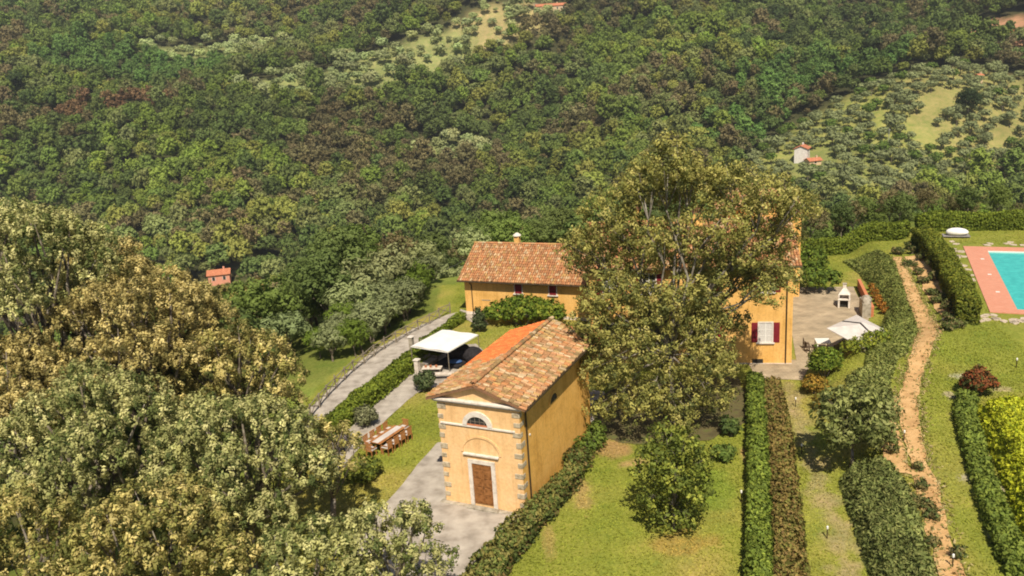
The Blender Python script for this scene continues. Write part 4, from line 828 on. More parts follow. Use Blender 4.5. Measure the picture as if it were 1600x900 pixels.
# ---------------------------------------------------------------- far houses
def far_house(label, x, y, w_, d_, e, rz, wall, group=None, gap=.9):
    z = H(x, y); t = thing('far_house', label, 'house', (x, y, z - .3), rz, group); r_ = e + d_ * .22
    mb = MB(); n = [(0, -2), (d_, -2), (d_, e), (d_ / 2, r_ - .12), (0, e)]; mb.add([(-w_ / 2, a - d_ / 2, b) for a, b in n] + [(w_ / 2, a - d_ / 2, b) for a, b in n], [(4, 3, 2, 1, 0), (5, 6, 7, 8, 9)] + [(i, (i + 1) % 5, (i + 1) % 5 + 5, i + 5) for i in range(5)]); mb.build('wall', M[wall], t)
    s = (r_ - e) / (d_ / 2); mb = MB(); o = .5
    for q in (-1, 1): mb.add([(-w_ / 2 - o, q * (d_ / 2 + o), e - s * o), (w_ / 2 + o, q * (d_ / 2 + o), e - s * o), (w_ / 2 + o, 0, r_), (-w_ / 2 - o, 0, r_), (-w_ / 2 - o, q * (d_ / 2 + o), e - s * o + .18), (w_ / 2 + o, q * (d_ / 2 + o), e - s * o + .18), (w_ / 2 + o, 0, r_ + .18), (-w_ / 2 - o, 0, r_ + .18)], [(3, 2, 1, 0), (4, 5, 6, 7), (0, 1, 5, 4), (1, 2, 6, 5), (2, 3, 7, 6), (3, 0, 4, 7)])
    rf = mb.build('roof', M['far_roof'], t); MB().box(w_ * .2, w_ * .2 + .7, -.35, .35, r_ - .3, r_ + 1.0).build('chimney', M[wall], rf)
    k = max(1, int(w_ / 4))
    for i in range(k):
        xx = -w_ / 2 + (i + .5) * w_ / k; wd = thing_part(t, 'window'); yy = -d_ / 2
        MB().box(xx - .5, xx + .5, yy - .02, yy, e * .45, e * .45 + 1.4).build('pane', M['glass'], wd); mb = MB(); mb.box(xx - .65, xx - .5, yy - .05, yy, e * .45 - .1, e * .45 + 1.5); mb.box(xx + .5, xx + .65, yy - .05, yy, e * .45 - .1, e * .45 + 1.5); mb.build('frame', M['trim'], wd)
    return t
far_house('small pink house with red roof at the valley bottom', -114, 325, 8.0, 6.0, 4.2, R(12), 'pink_wall')
far_house('white house with red roof on the spur above the villa', 131, 374, 6.0, 5.5, 6.0, R(60), 'white_wall')
far_house('low red-roofed outbuilding in front of the white house', 134, 368.5, 5.5, 4.0, 2.2, R(10), 'ochre_wall')
far_house('tiny pale cottage among the trees high above the big tree', 137, 573, 7.0, 6.0, 4.5, R(15), 'white_wall')
far_house('ochre farmhouse below the bare red field at top right', 283, 490, 16, 7, 4.0, R(-8), 'ochre_wall')
far_house('long pale farmhouse on the ridge at top centre', 42, 655, 22, 7, 4.5, R(4), 'ochre_wall')
far_house('small stone hut at the upper edge of the olive grove', 234, 424, 2.6, 2.6, 3.6, R(20), 'ochre_wall')

# ================================================================== POOL
pool = thing('swimming_pool', 'turquoise swimming pool with a broad terracotta brick surround', 'swimming pool', (39.5, 63.3, 2.2), R(-23.0)); PWID, PLEN = 9.0, 19.4
MB().box(0, PWID, 0, PLEN, -.8, -.10).build('water', M['water'], pool)
for nm, (a, b, c_, d_) in {'near': (-2.0, PWID + 2, -1.0, 0), 'far': (-2.0, PWID + 2, PLEN, PLEN + 1.7), 'left': (-2.0, 0, .001, PLEN - .001), 'right': (PWID, PWID + 2, .001, PLEN - .001)}.items():
    MB().box(a, b, c_, d_, -1.0, .035).build('coping', M['coping'], pool)
mb = MB(); mb.box(.001, PWID - .001, PLEN - .12, PLEN - .001, -.6, .02); mb.build('rim', M['white_paint'], pool)
for q in (4.6, 10.2, 15.8): MB().box(-.95, -.65, q, q + .3, .036, .05).build('skimmer_lid', M['white_paint'], pool)
pv = thing('stone_paving', 'pale flagstones laid in the grass around the pool', 'paving', (0, 0, 0)); pv['kind'] = 'structure'
rr = random.Random(5); flag_me = []
for q in range(5):
    mb = MB(); k = 6 + q % 2; mb.extrude_z([(math.cos(2 * PI * i / k + .3) * rr.uniform(.30, .46), math.sin(2 * PI * i / k + .3) * rr.uniform(.22, .34)) for i in range(k)], -.05, .03)
    me = bpy.data.meshes.new('flagstone'); me.from_pydata(mb.v, [], mb.f); me.update(); me.materials.append(M['flag']); flag_me.append(me)
ca, sa = math.cos(R(-23)), math.sin(R(-23)); k = 0
def pool_pt(u, v): return 39.5 + u * ca - v * sa, 63.3 + u * sa + v * ca
for u, v in [(rr.uniform(-4.6, -2.3), rr.uniform(-1.5, 20)) for _ in range(64)] + [(rr.uniform(-5.2, 7), rr.uniform(-3.4, -1.6)) for _ in range(44)] + [(rr.uniform(-3, 9), rr.uniform(21.6, 23.6)) for _ in range(16)]:
    x_, y_ = pool_pt(u, v)
    o = link('flagstone', flag_me[k % 5], pv, (x_, y_, H(x_, y_))); o.rotation_euler = (0, 0, rr.uniform(0, 6.28)); k += 1
x_, y_ = 47.3, 87.6
t = thing('covered_lounger', 'low white covered lounger by the hedge beyond the pool', 'lounger', (x_, y_, H(x_, y_)), R(-20)); mb = MB(); mb.blob(0, 0, .55, 1.15, .6, .42, 3, .08, 3); mb.build('cover', M['canvas'], t, smooth=True); mb = MB(); mb.box(-1.3, 1.3, -.6, .6, .10, .2, .02); mb.build('base', M['grey_fabric'], t)
for a in (-1.1, 1.1):
    for b in (-.45, .45): MB().box(a - .05, a + .05, b - .05, b + .05, -.05, .1).build('leg', M['grey_wood'], t)

# ================================================================== HEDGES AND PLANTING
G1 = [(0.184, 0.232, 0.029), (0.232, 0.279, 0.036), (0.144, 0.194, 0.029)]; G2 = [(0.112, 0.143, 0.039), (0.152, 0.173, 0.042), (0.088, 0.112, 0.034), (0.208, 0.15, 0.056)]
hedge('clipped_hedge', 'long bright green clipped hedge between the drive and the gravel path', [(-13.9, 49.5), (-13.1, 53.0), (-11.5, 57.7), (-9.4, 63.4), (-7.7, 67.0), (-6.6, 68.9)], 1.35, 1.15, G1, 70, .075, 1)
hedge('clipped_hedge', 'short low green hedge behind the white canopy beside the wing', [(-8.0, 70.4), (-6.4, 73.8), (-4.9, 77.4)], .8, .6, G1, 70, .07, 2)
hedge('clipped_hedge', 'dark brownish hedge running down beside the chapel wall', [(-3.2, 33.0), (-1.9, 36.4), (-.5, 39.0), (1.5, 42.4), (3.0, 45.2)], 1.4, 1.0, G2, 60, .075, 3, widths=[1.7, 1.5, 1.25, 1.0], top_palette=[(0.244, 0.217, 0.061), (0.179, 0.206, 0.054), (0.261, 0.236, 0.077), (0.139, 0.178, 0.046)], rough=.16)
make_bush('shrub', 'leafy green shrub at the far end of the chapel hedge', 'shrub', 4.5, 48.6, [(0, 0, .8, .8, .8, .8), (-.7, -1.0, .7, .8, .8, .7), (.2, .7, 1.0, .6, .6, .7)], 16, 5, .16, .075, [(0.165, 0.217, 0.039), (0.120, 0.174, 0.033)], 4)
make_bush('shrub', 'low dark shrub halfway along the chapel hedge', 'shrub', 3.3, 46.3, [(0, 0, .7, .9, .9, .75), (-.5, -.7, .6, .6, .6, .6)], 16, 5, .16, .075, G2, 5)
hedge('clipped_hedge', 'dark green hedge along the right edge of the lawn', [(9.4, 30.5), (10.9, 35.5), (12.7, 41.6), (14.4, 47.5), (17.0, 57.0)], 1.0, 1.0, [(0.178, 0.240, 0.040), (0.255, 0.312, 0.051), (0.149, 0.199, 0.038)], 62, .08, 6)
hedge('clipped_hedge', 'brown-topped hedge between the dark hedge and the grass walk', [(10.9, 30.5), (12.4, 35.5), (14.1, 41.6), (15.9, 48.0), (17.9, 56.4)], 1.35, .85, [(0.195, 0.174, 0.046), (0.150, 0.160, 0.039)], 62, .075, 7, top_palette=[(.27, .205, .065), (.24, .21, .06), (.31, .225, .075), (.20, .20, .05), (.22, .15, .055)], rough=.14)
carpet('rosemary_bank', 'broad grey-green rosemary bank beside the grass walk, nearest the camera', [(14.6, 29), (15.9, 35), (17.6, 42.6), (18.6, 43.6), (20.0, 42.0), (19.5, 38.2), (17.6, 32.2), (16.6, 29)], .75, [(0.225, 0.257, 0.082), (0.290, 0.306, 0.103), (0.172, 0.207, 0.062)], 120, .085, 8)
carpet('rosemary_bank', 'grey-green planted bank between the patio wall and the dirt path', [(23.8, 54.6), (25.6, 58.2), (28.2, 62.4), (30.6, 66.5), (32.7, 71.0), (34.5, 78.5), (35.6, 84), (35.8, 88.6), (38.8, 86.8), (38.5, 83.0), (35.1, 73.2), (30.9, 61.6), (27.7, 56.8)], .42, [(0.225, 0.257, 0.068), (0.290, 0.306, 0.086), (0.185, 0.221, 0.058)], 90, .085, 9)
carpet('rosemary_bank', 'grey-green scrub on the slope between round bush and dirt path', [(21.9, 50.2), (22.4, 54), (23.8, 54.6), (27.0, 56.6), (24.6, 52.4), (23.3, 49.0)], .6, [(0.251, 0.270, 0.086), (0.316, 0.332, 0.103), (0.185, 0.221, 0.062)], 100, .085, 10)
hedge('clipped_hedge', 'tall curved hedge between the pool lawn and the dirt path', [(43.4, 87.6), (42.3, 83.0), (40.4, 76.4), (37.6, 68.6), (35.4, 63.2), (34.2, 60.8)], 1.5, 1.75, [(0.179, 0.209, 0.031), (0.244, 0.254, 0.036), (0.131, 0.164, 0.026)], 60, .085, 11)
hedge('clipped_hedge', 'straight green hedge closing the lawn beyond the pool', [(45.0, 91.5), (50.7, 90.2), (58.0, 88.6), (70, 86.0)], 1.3, 1.8, G1, 48, .09, 12)
hedge('clipped_hedge', 'green hedge behind the patio running up to the pool hedge', [(29.8, 91.5), (34.0, 92.4), (39.2, 92.2), (43.8, 91.2)], 1.3, 1.7, G1, 48, .09, 13)
hedge('clipped_hedge', 'dark green lower hedge along the foot of the yellow shrubs', [(28.2, 49.4), (26.6, 46.6), (24.7, 42.0), (22.7, 36.8), (20.9, 31.5)], 1.0, .6, [(0.168, 0.225, 0.044), (0.228, 0.282, 0.051)], 58, .08, 14)
carpet('yellow_shrubs', 'mass of bright yellow-leaved shrubs at the right edge', [(27.6, 47.4), (30.8, 46.8), (34.5, 46.0), (32.5, 38), (29.5, 30), (21.9, 31.5), (23.6, 36.4), (25.5, 41.4)], 1.3, [(.50, .53, .035), (.57, .58, .05), (.35, .42, .035), (.45, .48, .035)], 85, .085, 15, elong=1.8)
def lobes_round(r, h, n=5, seed=0):
    q = random.Random(seed); L = [(0, 0, h * .5, r * .8, r * .8, h * .5)]
    for i in range(n): a = 2 * PI * i / n + q.uniform(-.3, .3); L.append((math.cos(a) * r * .5, math.sin(a) * r * .5, h * q.uniform(.35, .65), r * q.uniform(.45, .6), r * q.uniform(.45, .6), h * q.uniform(.3, .42)))
    return L
GB = [(0.139, 0.203, 0.026), (0.186, 0.255, 0.034), (0.109, 0.165, 0.023), (0.248, 0.285, 0.039)]
make_bush('shrub', 'large rounded bright green shrub in front of the farmhouse wing', 'shrub', .9, 74.6, [(0, 0, 1.35, 2.2, 1.6, 1.35), (-2.1, .4, 1.15, 1.5, 1.3, 1.1), (2.2, -.5, 1.2, 1.5, 1.3, 1.2), (.9, -.6, 1.6, 1.5, 1.2, 1.0), (-.9, .1, 1.6, 1.5, 1.2, 1.0), (-3.0, .8, .9, .8, .8, .8), (3.1, -.9, 1.0, .7, .8, .9)], 8, 6, .22, .11, GB, 21)
make_bush('conical_shrub', 'small dark conical shrub on the lawn behind the white canopy', 'shrub', -3.2, 73.4, [(0, 0, .6, .75, .75, .6), (0, 0, 1.2, .6, .6, .6), (0, 0, 1.8, .38, .38, .5)], 18, 5, .14, .08, [(0.068, 0.094, 0.039), (0.090, 0.116, 0.046)], 22)
make_bush('shrub', 'dark bushy shrub at the chapel roof corner by the stone pillar', 'shrub', -7.1, 60.3, lobes_round(.9, 1.5, 5, 2), 18, 5, .15, .08, [(0.075, 0.109, 0.042), (0.112, 0.145, 0.058), (0.150, 0.174, 0.078)], 23)
make_bush('olive_shrub', 'silvery olive shrub standing on the gravel path', 'shrub', -10.7, 54.6, lobes_round(.85, 1.45, 6, 3), 16, 5, .16, .07, [(0.240, 0.246, 0.130), (0.315, 0.319, 0.182), (0.180, 0.189, 0.091)], 24, elong=2.8)
make_bush('lavender_bush', 'purple-grey lavender bush at the lower end of the gravel path', 'shrub', -12.0, 51.0, lobes_round(.9, 1.0, 6, 4), 18, 5, .14, .06, [(.13, .11, .13), (.18, .15, .17), (.10, .11, .07)], 25, elong=3)
make_bush('shrub', 'yellow-green shrub below the rock bed at the wood edge', 'shrub', -9.8, 47.0, lobes_round(1.2, 1.3, 6, 5), 14, 5, .16, .08, [(0.225, 0.246, 0.039), (0.150, 0.189, 0.039)], 26)
make_bush('laurel_bush', 'large glossy laurel bush at the back corner of the patio', 'shrub', 28.2, 78.4, [(0, 0, 1.6, 2.0, 1.6, 1.6), (-2.2, .3, 2.0, 1.6, 1.4, 1.9), (1.8, -.4, 1.3, 1.4, 1.2, 1.2), (-1.4, 1.8, 3.0, 1.9, 1.6, 1.8), (1.2, 2.4, 2.4, 1.7, 1.5, 1.7), (-2.6, 1.4, 3.2, 1.3, 1.2, 1.4)], 8, 6, .22, .11, [(0.128, 0.189, 0.029), (0.180, 0.239, 0.036), (0.090, 0.138, 0.026)], 27)
make_bush('box_bush', 'round bright green bush at the corner of the patio', 'shrub', 21.9, 56.6, lobes_round(1.25, 2.2, 6, 6), 16, 6, .16, .075, GB, 28)
make_bush('golden_shrub', 'golden orange shrub left of the round bush', 'shrub', 20.6, 54.9, lobes_round(.95, 1.4, 5, 7), 16, 5, .15, .07, [(0.330, 0.217, 0.039), (0.405, 0.246, 0.046), (0.225, 0.203, 0.039)], 29)
make_bush('golden_shrub', 'rusty gold shrub between the round bush and the magnolia', 'shrub', 20.2, 52.2, lobes_round(.8, 1.1, 5, 8), 16, 5, .15, .07, [(0.330, 0.232, 0.046), (0.375, 0.217, 0.052), (0.180, 0.189, 0.039)], 30)
make_bush('box_bush', 'yellow-green bush in front of the tilted patio parasol', 'shrub', 25.3, 58.6, [(0, 0, .6, 1.0, .7, .6), (1.2, .8, .65, .9, .7, .6), (-.9, -.5, .7, .8, .6, .6), (2.2, 1.5, .6, .8, .7, .55)], 16, 5, .15, .07, [(0.240, 0.275, 0.036), (0.285, 0.304, 0.039), (0.165, 0.217, 0.033)], 31)
make_bush('red_shrub', 'red-leaved shrub at the top of the yellow bed', 'shrub', 29.2, 50.0, lobes_round(1.15, 1.7, 6, 9), 16, 5, .15, .08, [(0.240, 0.080, 0.033), (0.180, 0.109, 0.039), (0.105, 0.123, 0.039), (0.300, 0.102, 0.039)], 32)
make_bush('shrub', 'dark shrub by the hedge at the far right corner of the lawn', 'shrub', 13.2, 49.4, lobes_round(.65, 1.2, 5, 10), 18, 5, .15, .08, [(0.090, 0.138, 0.039), (0.128, 0.174, 0.046)], 33)
make_bush('shrub', 'leafy green shrub just below the dark shrub beside the lawn hedge', 'shrub', 12.0, 46.2, lobes_round(.7, 1.0, 5, 11), 18, 5, .15, .08, [(0.128, 0.189, 0.039), (0.165, 0.217, 0.046)], 34)
rr = random.Random(9)
VS = [(20.7, 43.2), (20.9, 41.0), (20.1, 39.0), (21.3, 45.4), (19.4, 36.3), (18.7, 34.2), (19.3, 37.7), (22.3, 47.2), (22.9, 48.4), (21.0, 44.4), (19.9, 37.2), (18.9, 33.0)]
for i, (bx_, by_) in enumerate(VS):
    make_bush('verge_shrub', 'small dry shrub by the dirt path, ' + ORD[sorted(q[1] for q in VS).index(by_)] + ' from the bottom edge', 'shrub', bx_ + rr.uniform(-.3, .3), by_, lobes_round(rr.uniform(.3, .55), rr.uniform(.4, .7), 4, 12 + i), 20, 4, .12, .065, [(0.112, 0.145, 0.046), (0.165, 0.174, 0.058), (0.240, 0.203, 0.078)], 40 + i, 'shrubs along the dirt path')
bank = [(40.6, 82.0), (39.4, 80.5), (40.2, 78.5), (38.6, 77.5), (39.0, 75.0), (37.6, 74.6), (38.3, 72.0), (36.8, 70.8), (37.0, 68.8), (35.6, 68.2), (35.8, 65.8), (34.6, 65.0), (34.5, 62.6), (33.5, 62.2), (33.2, 60.4), (41.6, 84.6), (40.4, 85.0), (41.9, 86.6), (32.5, 59.6)]
for i, (bx_, by_) in enumerate(bank):
    make_bush('bank_shrub', 'low straggling shrub under the pool hedge, ' + ORD[sorted(q[1] for q in bank).index(by_)] + ' from the near end', 'shrub', bx_ + rr.uniform(-.3, .3), by_ + rr.uniform(-.3, .3), lobes_round(rr.uniform(.45, .8), rr.uniform(.5, .9), 4, 30 + i), 14, 4, .16, .08, [(0.112, 0.138, 0.039), (0.150, 0.167, 0.052), (0.255, 0.203, 0.091), (0.090, 0.116, 0.034)], 60 + i, 'shrubs on the earth bank')
# dining set on the left lawn
TA = R(-31); tc_, ts_ = math.cos(TA), math.sin(TA)
t = thing('dining_table', 'long teak garden table laid on the lawn left of the chapel', 'table', (-8.8, 51.4, 0), TA)
for k in range(6): MB().box(-.46 + k * .155, -.46 + k * .155 + .145, -1.35, 1.35, .70, .74, .008).build('board', M['teak'], t)
for a in (-.38, .38):
    for b in (-1.2, 1.2): MB().box(a - .04, a + .04, b - .04, b + .04, -.05, .699).build('leg', M['teak'], t)
MB().box(-.24, .24, -1.3, 1.3, .7405, .746).build('table_runner', M['canvas_grey'], t)
def teak_chair(label, u, v, rz):
    t = thing('teak_chair', label, 'chair', (-8.8 + u * tc_ - v * ts_, 51.4 + u * ts_ + v * tc_, 0), TA + rz, 'teak chairs around the garden table')
    MB().box(-.25, .25, -.25, .25, .40, .44, .01).build('seat', M['teak'], t); MB().box(-.27, .27, -.28, .20, .441, .55, .03).build('cushion', M['canvas_grey'], t)
    for q in (-.2, -.1, 0, .1, .2): MB().box(q - .03, q + .03, .21, .24, .441, .93).build('back_slat', M['teak'], t)
    MB().box(-.27, .27, .20, .25, .931, .99, .008).build('top_rail', M['teak'], t)
    for a in (-.22, .22):
        for b in (-.22, .22): MB().box(a - .025, a + .025, b - .025, b + .025, -.05, .399).build('leg', M['teak'], t)
        MB().box(a * 1.18 - .03, a * 1.18 + .03, -.24, .19, .62, .65).build('armrest', M['teak'], t)
for k, v in enumerate((-1.05, -.35, .35, 1.05)):
    teak_chair('teak chair with pale cushion, ' + ['lowest', 'second lowest', 'second highest', 'highest'][k] + ' on the right side of the garden table', .78, v, R(-90)); teak_chair('teak chair with pale cushion, ' + ['lowest', 'second lowest', 'second highest', 'highest'][k] + ' on the left side of the garden table', -.78, v, R(90))
teak_chair('teak chair with pale cushion at the lower end of the garden table', 0, -1.75, PI); teak_chair('teak chair with pale cushion at the upper end of the garden table', 0, 1.75, 0)

# ================================================================== TREES OF THE GARDEN
CREAM = [(.24, .23, .085), (.36, .32, .14), (.11, .12, .04), (.47, .41, .20), (.06, .07, .025)]; PALEG = [(.23, .245, .11), (.33, .335, .165), (.11, .135, .05), (.44, .43, .235), (.06, .08, .03)]; TAWNY = [(.275, .235, .10), (.39, .335, .16), (.145, .13, .055), (.48, .415, .215), (.08, .075, .03)]
LT = [(-27.1, 47.0, 13.6, 4.4, PALEG, 'pale green tree rising highest at the left edge'), (-21.5, 46.0, 9.0, 4.8, TAWNY, 'tawny-leaved tree in the middle of the foreground mass'), (-16.6, 46.6, 6.6, 3.6, CREAM, 'cream-tinted tree beside the grassy slope and drive'),
      (-26.9, 42.0, 8.0, 3.9, TAWNY, 'brownish tree at the left edge below the tall pale one'), (-21.2, 38.0, 6.0, 4.7, PALEG, 'broad pale green tree at lower left'), (-14.1, 38.0, 5.1, 4.3, PALEG, 'broad pale tree in the lower middle of the foreground mass'),
      (-6.3, 33.0, 3.4, 2.6, PALEG, 'small pale tree in front of the chapel forecourt'), (-10.5, 41.0, 4.6, 1.9, CREAM, 'slim cream tree between the hedge end and the rock bed'), (-15.5, 31.0, 4.8, 3.5, CREAM, 'cream-flecked tree at the bottom edge left of centre'),
      (-9.4, 31.0, 3.6, 2.6, PALEG, 'low pale tree at the bottom edge beside the forecourt tree'), (-21.3, 31.0, 5.6, 2.8, CREAM, 'cream-flecked tree in the bottom left corner'), (-24.1, 60.0, 6.6, 3.2, CREAM, 'cream-tinted tree behind the foreground mass near the grassy slope'), (-27.5, 56.0, 10.2, 3.6, TAWNY, 'tawny tree behind the tall pale tree')]
for i, (a, b, c_, q, pal, lab) in enumerate(LT):
    r = np.random.default_rng(200 + i); gz = H(a, b); L = crown_lobes(r, a, b, c_, q * 1.06, q * 1.02, 30 if q > 3 else 18, (.19, .31), -.35, (.84, 1.12)); L[0] = (a, b, c_ - q * .15, q * .5, q * .5, q * .5)
    make_tree('foreground_tree', lab, 'tree', (a, b, gz), (a + .2, b, gz + max(1.2, (c_ - gz) * .45)), .10 + .045 * q, L, 3.5, 24, .20, .062, np.array(pal) * np.array((1.42, 1.37, 1.14)), [.26, .29, .16, .17, .12], 300 + i, 'bark', 'foreground trees at the left', 1.9, .62, clvar=.3, tuft=1.1, cvar=.15, squash=1.6, tips=0, lo=.72, up=-.25)
OLV = [(.31, .30, .082), (.41, .38, .11), (.20, .21, .06), (.50, .445, .15), (.12, .135, .047)]
BIG2 = [(5.1, 50.0, 5.2, 1.9), (7.0, 49.5, 6.3, 2.3), (9.9, 51.0, 5.5, 2.4), (7.5, 49.0, 3.2, 2.0), (10.1, 50.0, 3.1, 2.2), (4.9, 49.5, 2.3, 1.1), (12.5, 50.0, 2.4, 1.3), (9.7, 48.5, 1.6, 1.5)]
BIG = [(9.7, 50.2, 17.2, 1.9), (8.3, 52.3, 15.5, 2.0), (6.1, 51.1, 14.3, 2.2), (12.0, 52.7, 15.2, 2.2), (14.4, 52.9, 15.0, 2.2), (15.2, 49.0, 15.4, 1.9), (16.9, 48.6, 14.8, 1.3), (5.3, 54.4, 11.1, 2.0), (6.3, 50.3, 10.0, 2.2), (4.8, 50.1, 8.1, 1.7), (11.9, 51.8, 7.9, 2.1), (12.8, 53.0, 10.1, 2.0), (14.3, 49.6, 12.2, 1.8), (17.3, 52.9, 11.8, 1.7), (11.1, 54.6, 10.9, 2.0), (8.2, 52.2, 11.6, 2.0), (11.7, 48.9, 5.3, 1.8), (14.3, 53.8, 6.2, 1.5), (14.8, 52.6, 9.2, 1.4), (16.0, 50.6, 10.5, 1.6), (15.3, 50.0, 9.3, 1.4), (17.2, 51.0, 9.6, 1.2), (12.6, 48.7, 13.9, 1.6)] + BIG2
L = [(a, b, c_, q * .95, q * .95, q * .82) for a, b, c_, q in BIG]
L += [(9.9, 50.6, 18.0, 1.5, 1.5, 1.3), (11.0, 51.6, 16.6, 1.7, 1.7, 1.4), (8.0, 50.8, 16.6, 1.5, 1.5, 1.2), (7.2, 52.0, 13.0, 2.0, 2.0, 1.7), (10.2, 51.0, 13.2, 2.0, 2.0, 1.7), (13.4, 51.4, 16.4, 1.6, 1.6, 1.2), (15.8, 51.4, 13.6, 1.8, 1.8, 1.5), (17.6, 50.6, 14.2, 1.4, 1.4, 1.1), (9.0, 50.4, 8.4, 2.0, 2.0, 1.7), (4.4, 51.4, 12.4, 1.5, 1.5, 1.3), (13.6, 50.4, 11.0, 1.7, 1.7, 1.4), (7.8, 50.2, 7.6, 1.9, 1.9, 1.6), (11.6, 50.2, 7.0, 1.8, 1.8, 1.6), (10.0, 49.8, 9.2, 1.7, 1.7, 1.5), (5.6, 51.0, 6.6, 1.5, 1.5, 1.4), (13.0, 51.0, 4.6, 1.4, 1.4, 1.3), (7.0, 49.8, 10.0, 1.3, 1.3, 1.2), (12.0, 49.4, 9.6, 1.3, 1.3, 1.2), (5.2, 50.0, 9.4, 1.3, 1.3, 1.3), (8.2, 49.6, 13.2, 1.3, 1.3, 1.2), (12.2, 49.6, 12.4, 1.3, 1.3, 1.2)]
make_tree('multi_stemmed_tree', 'huge multi-stemmed tree with grey limbs and olive leaves before the villa', 'tree', (10.2, 52.0, 0), (10.4, 52.0, 4.6), .20, L, 3.3, 17, .29, .070, OLV, [.3, .26, .2, .14, .10], 400, 'bark_pale', stems=4, elong=1.8, nb=.58, lo=.45, tuft=1.0, cvar=.18)
r = np.random.default_rng(5)
L = crown_lobes(r, 7.6, 39.3, 3.2, 2.1, 2.7, 13, (.34, .5), -.85) + [(7.6 + math.cos(a_) * 1.0, 39.2 + math.sin(a_) * 1.0, 1.1, .8, .8, .7) for a_ in (.3, 1.6, 2.9, 4.1, 5.3)]
make_tree('fruit_tree', 'small yellow-green fruit tree standing alone on the front lawn', 'tree', (7.6, 39.2, 0), (7.6, 39.2, 1.3), .10, L, 5.6, 8, .22, .074, [(.235, .275, .048), (.32, .34, .06), (.165, .205, .04), (.11, .14, .03)], None, 401, 'bark_pale', elong=1.7, nb=.4, lo=.5)
L = crown_lobes(r, 18.7, 43.6, 3.3, 2.25, 1.9, 12, (.34, .5), -.5)
make_tree('magnolia_tree', 'round dark-leaved tree on the bank beside the grass walk', 'tree', (18.5, 43.4, H(18.5, 43.4)), (18.5, 43.4, 1.7), .11, L, 5.5, 7, .24, .10, [(0.189, 0.218, 0.066), (0.257, 0.277, 0.088), (0.135, 0.158, 0.050), (0.338, 0.356, 0.132)], None, 402, 'bark', elong=2.2, nb=.45, lo=.5)

# ================================================================== TERRACE FURNITURE BY THE CHAPEL
GA = R(-32)
gz_ = thing('canopy', 'flat white fabric canopy on slim posts over the garden seats', 'canopy', (-5.7, 65.3, 0), GA)
nx = 10; V = []; F = []
for j in range(nx + 1):
    for i in range(nx + 1): u = i / nx * 2 - 1; v = j / nx * 2 - 1; V.append((u * 1.8, v * 2.15, 2.20 + .10 * (1 - u * u) * (1 - v * v) - .03 * math.cos(u * 6)))
m0 = len(V); V += [(a, b, c_ - .05) for a, b, c_ in V]
for j in range(nx):
    for i in range(nx): a = j * (nx + 1) + i; F += [(a, a + 1, a + nx + 2, a + nx + 1), (a + m0, a + m0 + nx + 1, a + m0 + nx + 2, a + m0 + 1)]
mb = MB(); mb.add(V, F); mb.build('fabric', M['canvas'], gz_, smooth=True)
mb = MB()
for (a, b, c_, d_) in ((-1.83, -2.18, 1.83, -2.12), (-1.83, 2.12, 1.83, 2.18), (-1.83, -2.12, -1.77, 2.12), (1.77, -2.12, 1.83, 2.12)): mb.box(a, c_, b, d_, 2.09, 2.14)
mb.build('frame', M['white_paint'], gz_)
for a in (-1.8, 1.8):
    for b in (-2.15, 2.15): MB().box(a - .025, a + .025, b - .025, b + .025, -.02, 2.089).build('post', M['grey_wood'], gz_)
def seat(label, x_, y_, rz, w_, mat, base, group=None):
    t = thing('garden_sofa', label, 'sofa', (x_, y_, 0), rz, group)
    mb = MB(); mb.box(-w_ / 2, w_ / 2, -.42, .42, .08, .30, .02); mb.build('frame', M[base], t); MB().box(-w_ / 2 + .12, w_ / 2 - .12, -.40, .26, .302, .46, .05).build('seat_cushion', M[mat], t); MB().box(-w_ / 2 + .1, w_ / 2 - .1, .27, .44, .302, .80, .05).build('backrest', M[mat], t)
    for s in (-1, 1): a = s * (w_ / 2 - .05); MB().box(a - .06, a + .06, -.42, .26, .302, .60, .03).build('armrest', M[base], t)
    for a in (-w_ / 2 + .1, w_ / 2 - .1):
        for b in (-.34, .34): MB().box(a - .03, a + .03, b - .03, b + .03, -.02, .08).build('leg', M[base], t)
    return t
def beanbag(label, x_, y_, q, seed): o = MB().blob(0, 0, q * .62, q, q * .9, q * .72, seed, .12, 3).build('beanbag', M['black_fabric'], None, (x_, y_, .0), smooth=True); tag(o, label, 'beanbag', 'black beanbags under the canopy')
beanbag('big black beanbag on the left of the pair at the canopy edge', -4.75, 66.2, 1.1, 1); beanbag('big black beanbag on the right, nearest the new orange tiles', -3.6, 65.6, .95, 2)
t = thing('daybed', 'low dark grey daybed holding a blue cushion', 'daybed', (-5.3, 65.3, 0), R(-30)); MB().box(-1.1, 1.1, -.75, .75, .12, .34, .03).build('mattress', M['black_fabric'], t)
for a in (-.95, .95):
    for b in (-.6, .6): MB().box(a - .05, a + .05, b - .05, b + .05, -.02, .119).build('leg', M['dark_wood'], t)
o = MB().blob(0, 0, 0, .62, .36, .14, 8, .05, 3).build('cushion', M['blue_fabric'], None, (-5.0, 64.85, .48), smooth=True); o.rotation_euler = (0, 0, R(-15)); tag(o, 'blue cushion lying on the dark daybed', 'cushion')
seat('grey garden sofa beside the daybed on the gravel', -7.3, 65.5, R(58), 1.9, 'grey_fabric', 'grey_wood')
t = thing('stone_bench', 'white stone bench in front of the daybed, nearest the chapel roof', 'bench', (-5.9, 62.35, 0), R(-4)); MB().box(-.95, .95, -.24, .24, .42, .52, .02).build('seat', M['pale_stone'], t)
for a in (-.78, .78): MB().box(a - .12, a + .12, -.2, .2, -.03, .419, .02).build('leg', M['pale_stone'], t)
t = thing('garden_table', 'low pale table with small pots between sofa and bench', 'table', (-6.8, 63.9, 0), R(-8)); MB().box(-.8, .8, -.35, .35, .40, .46, .015).build('table_top', M['pale_stone'], t)
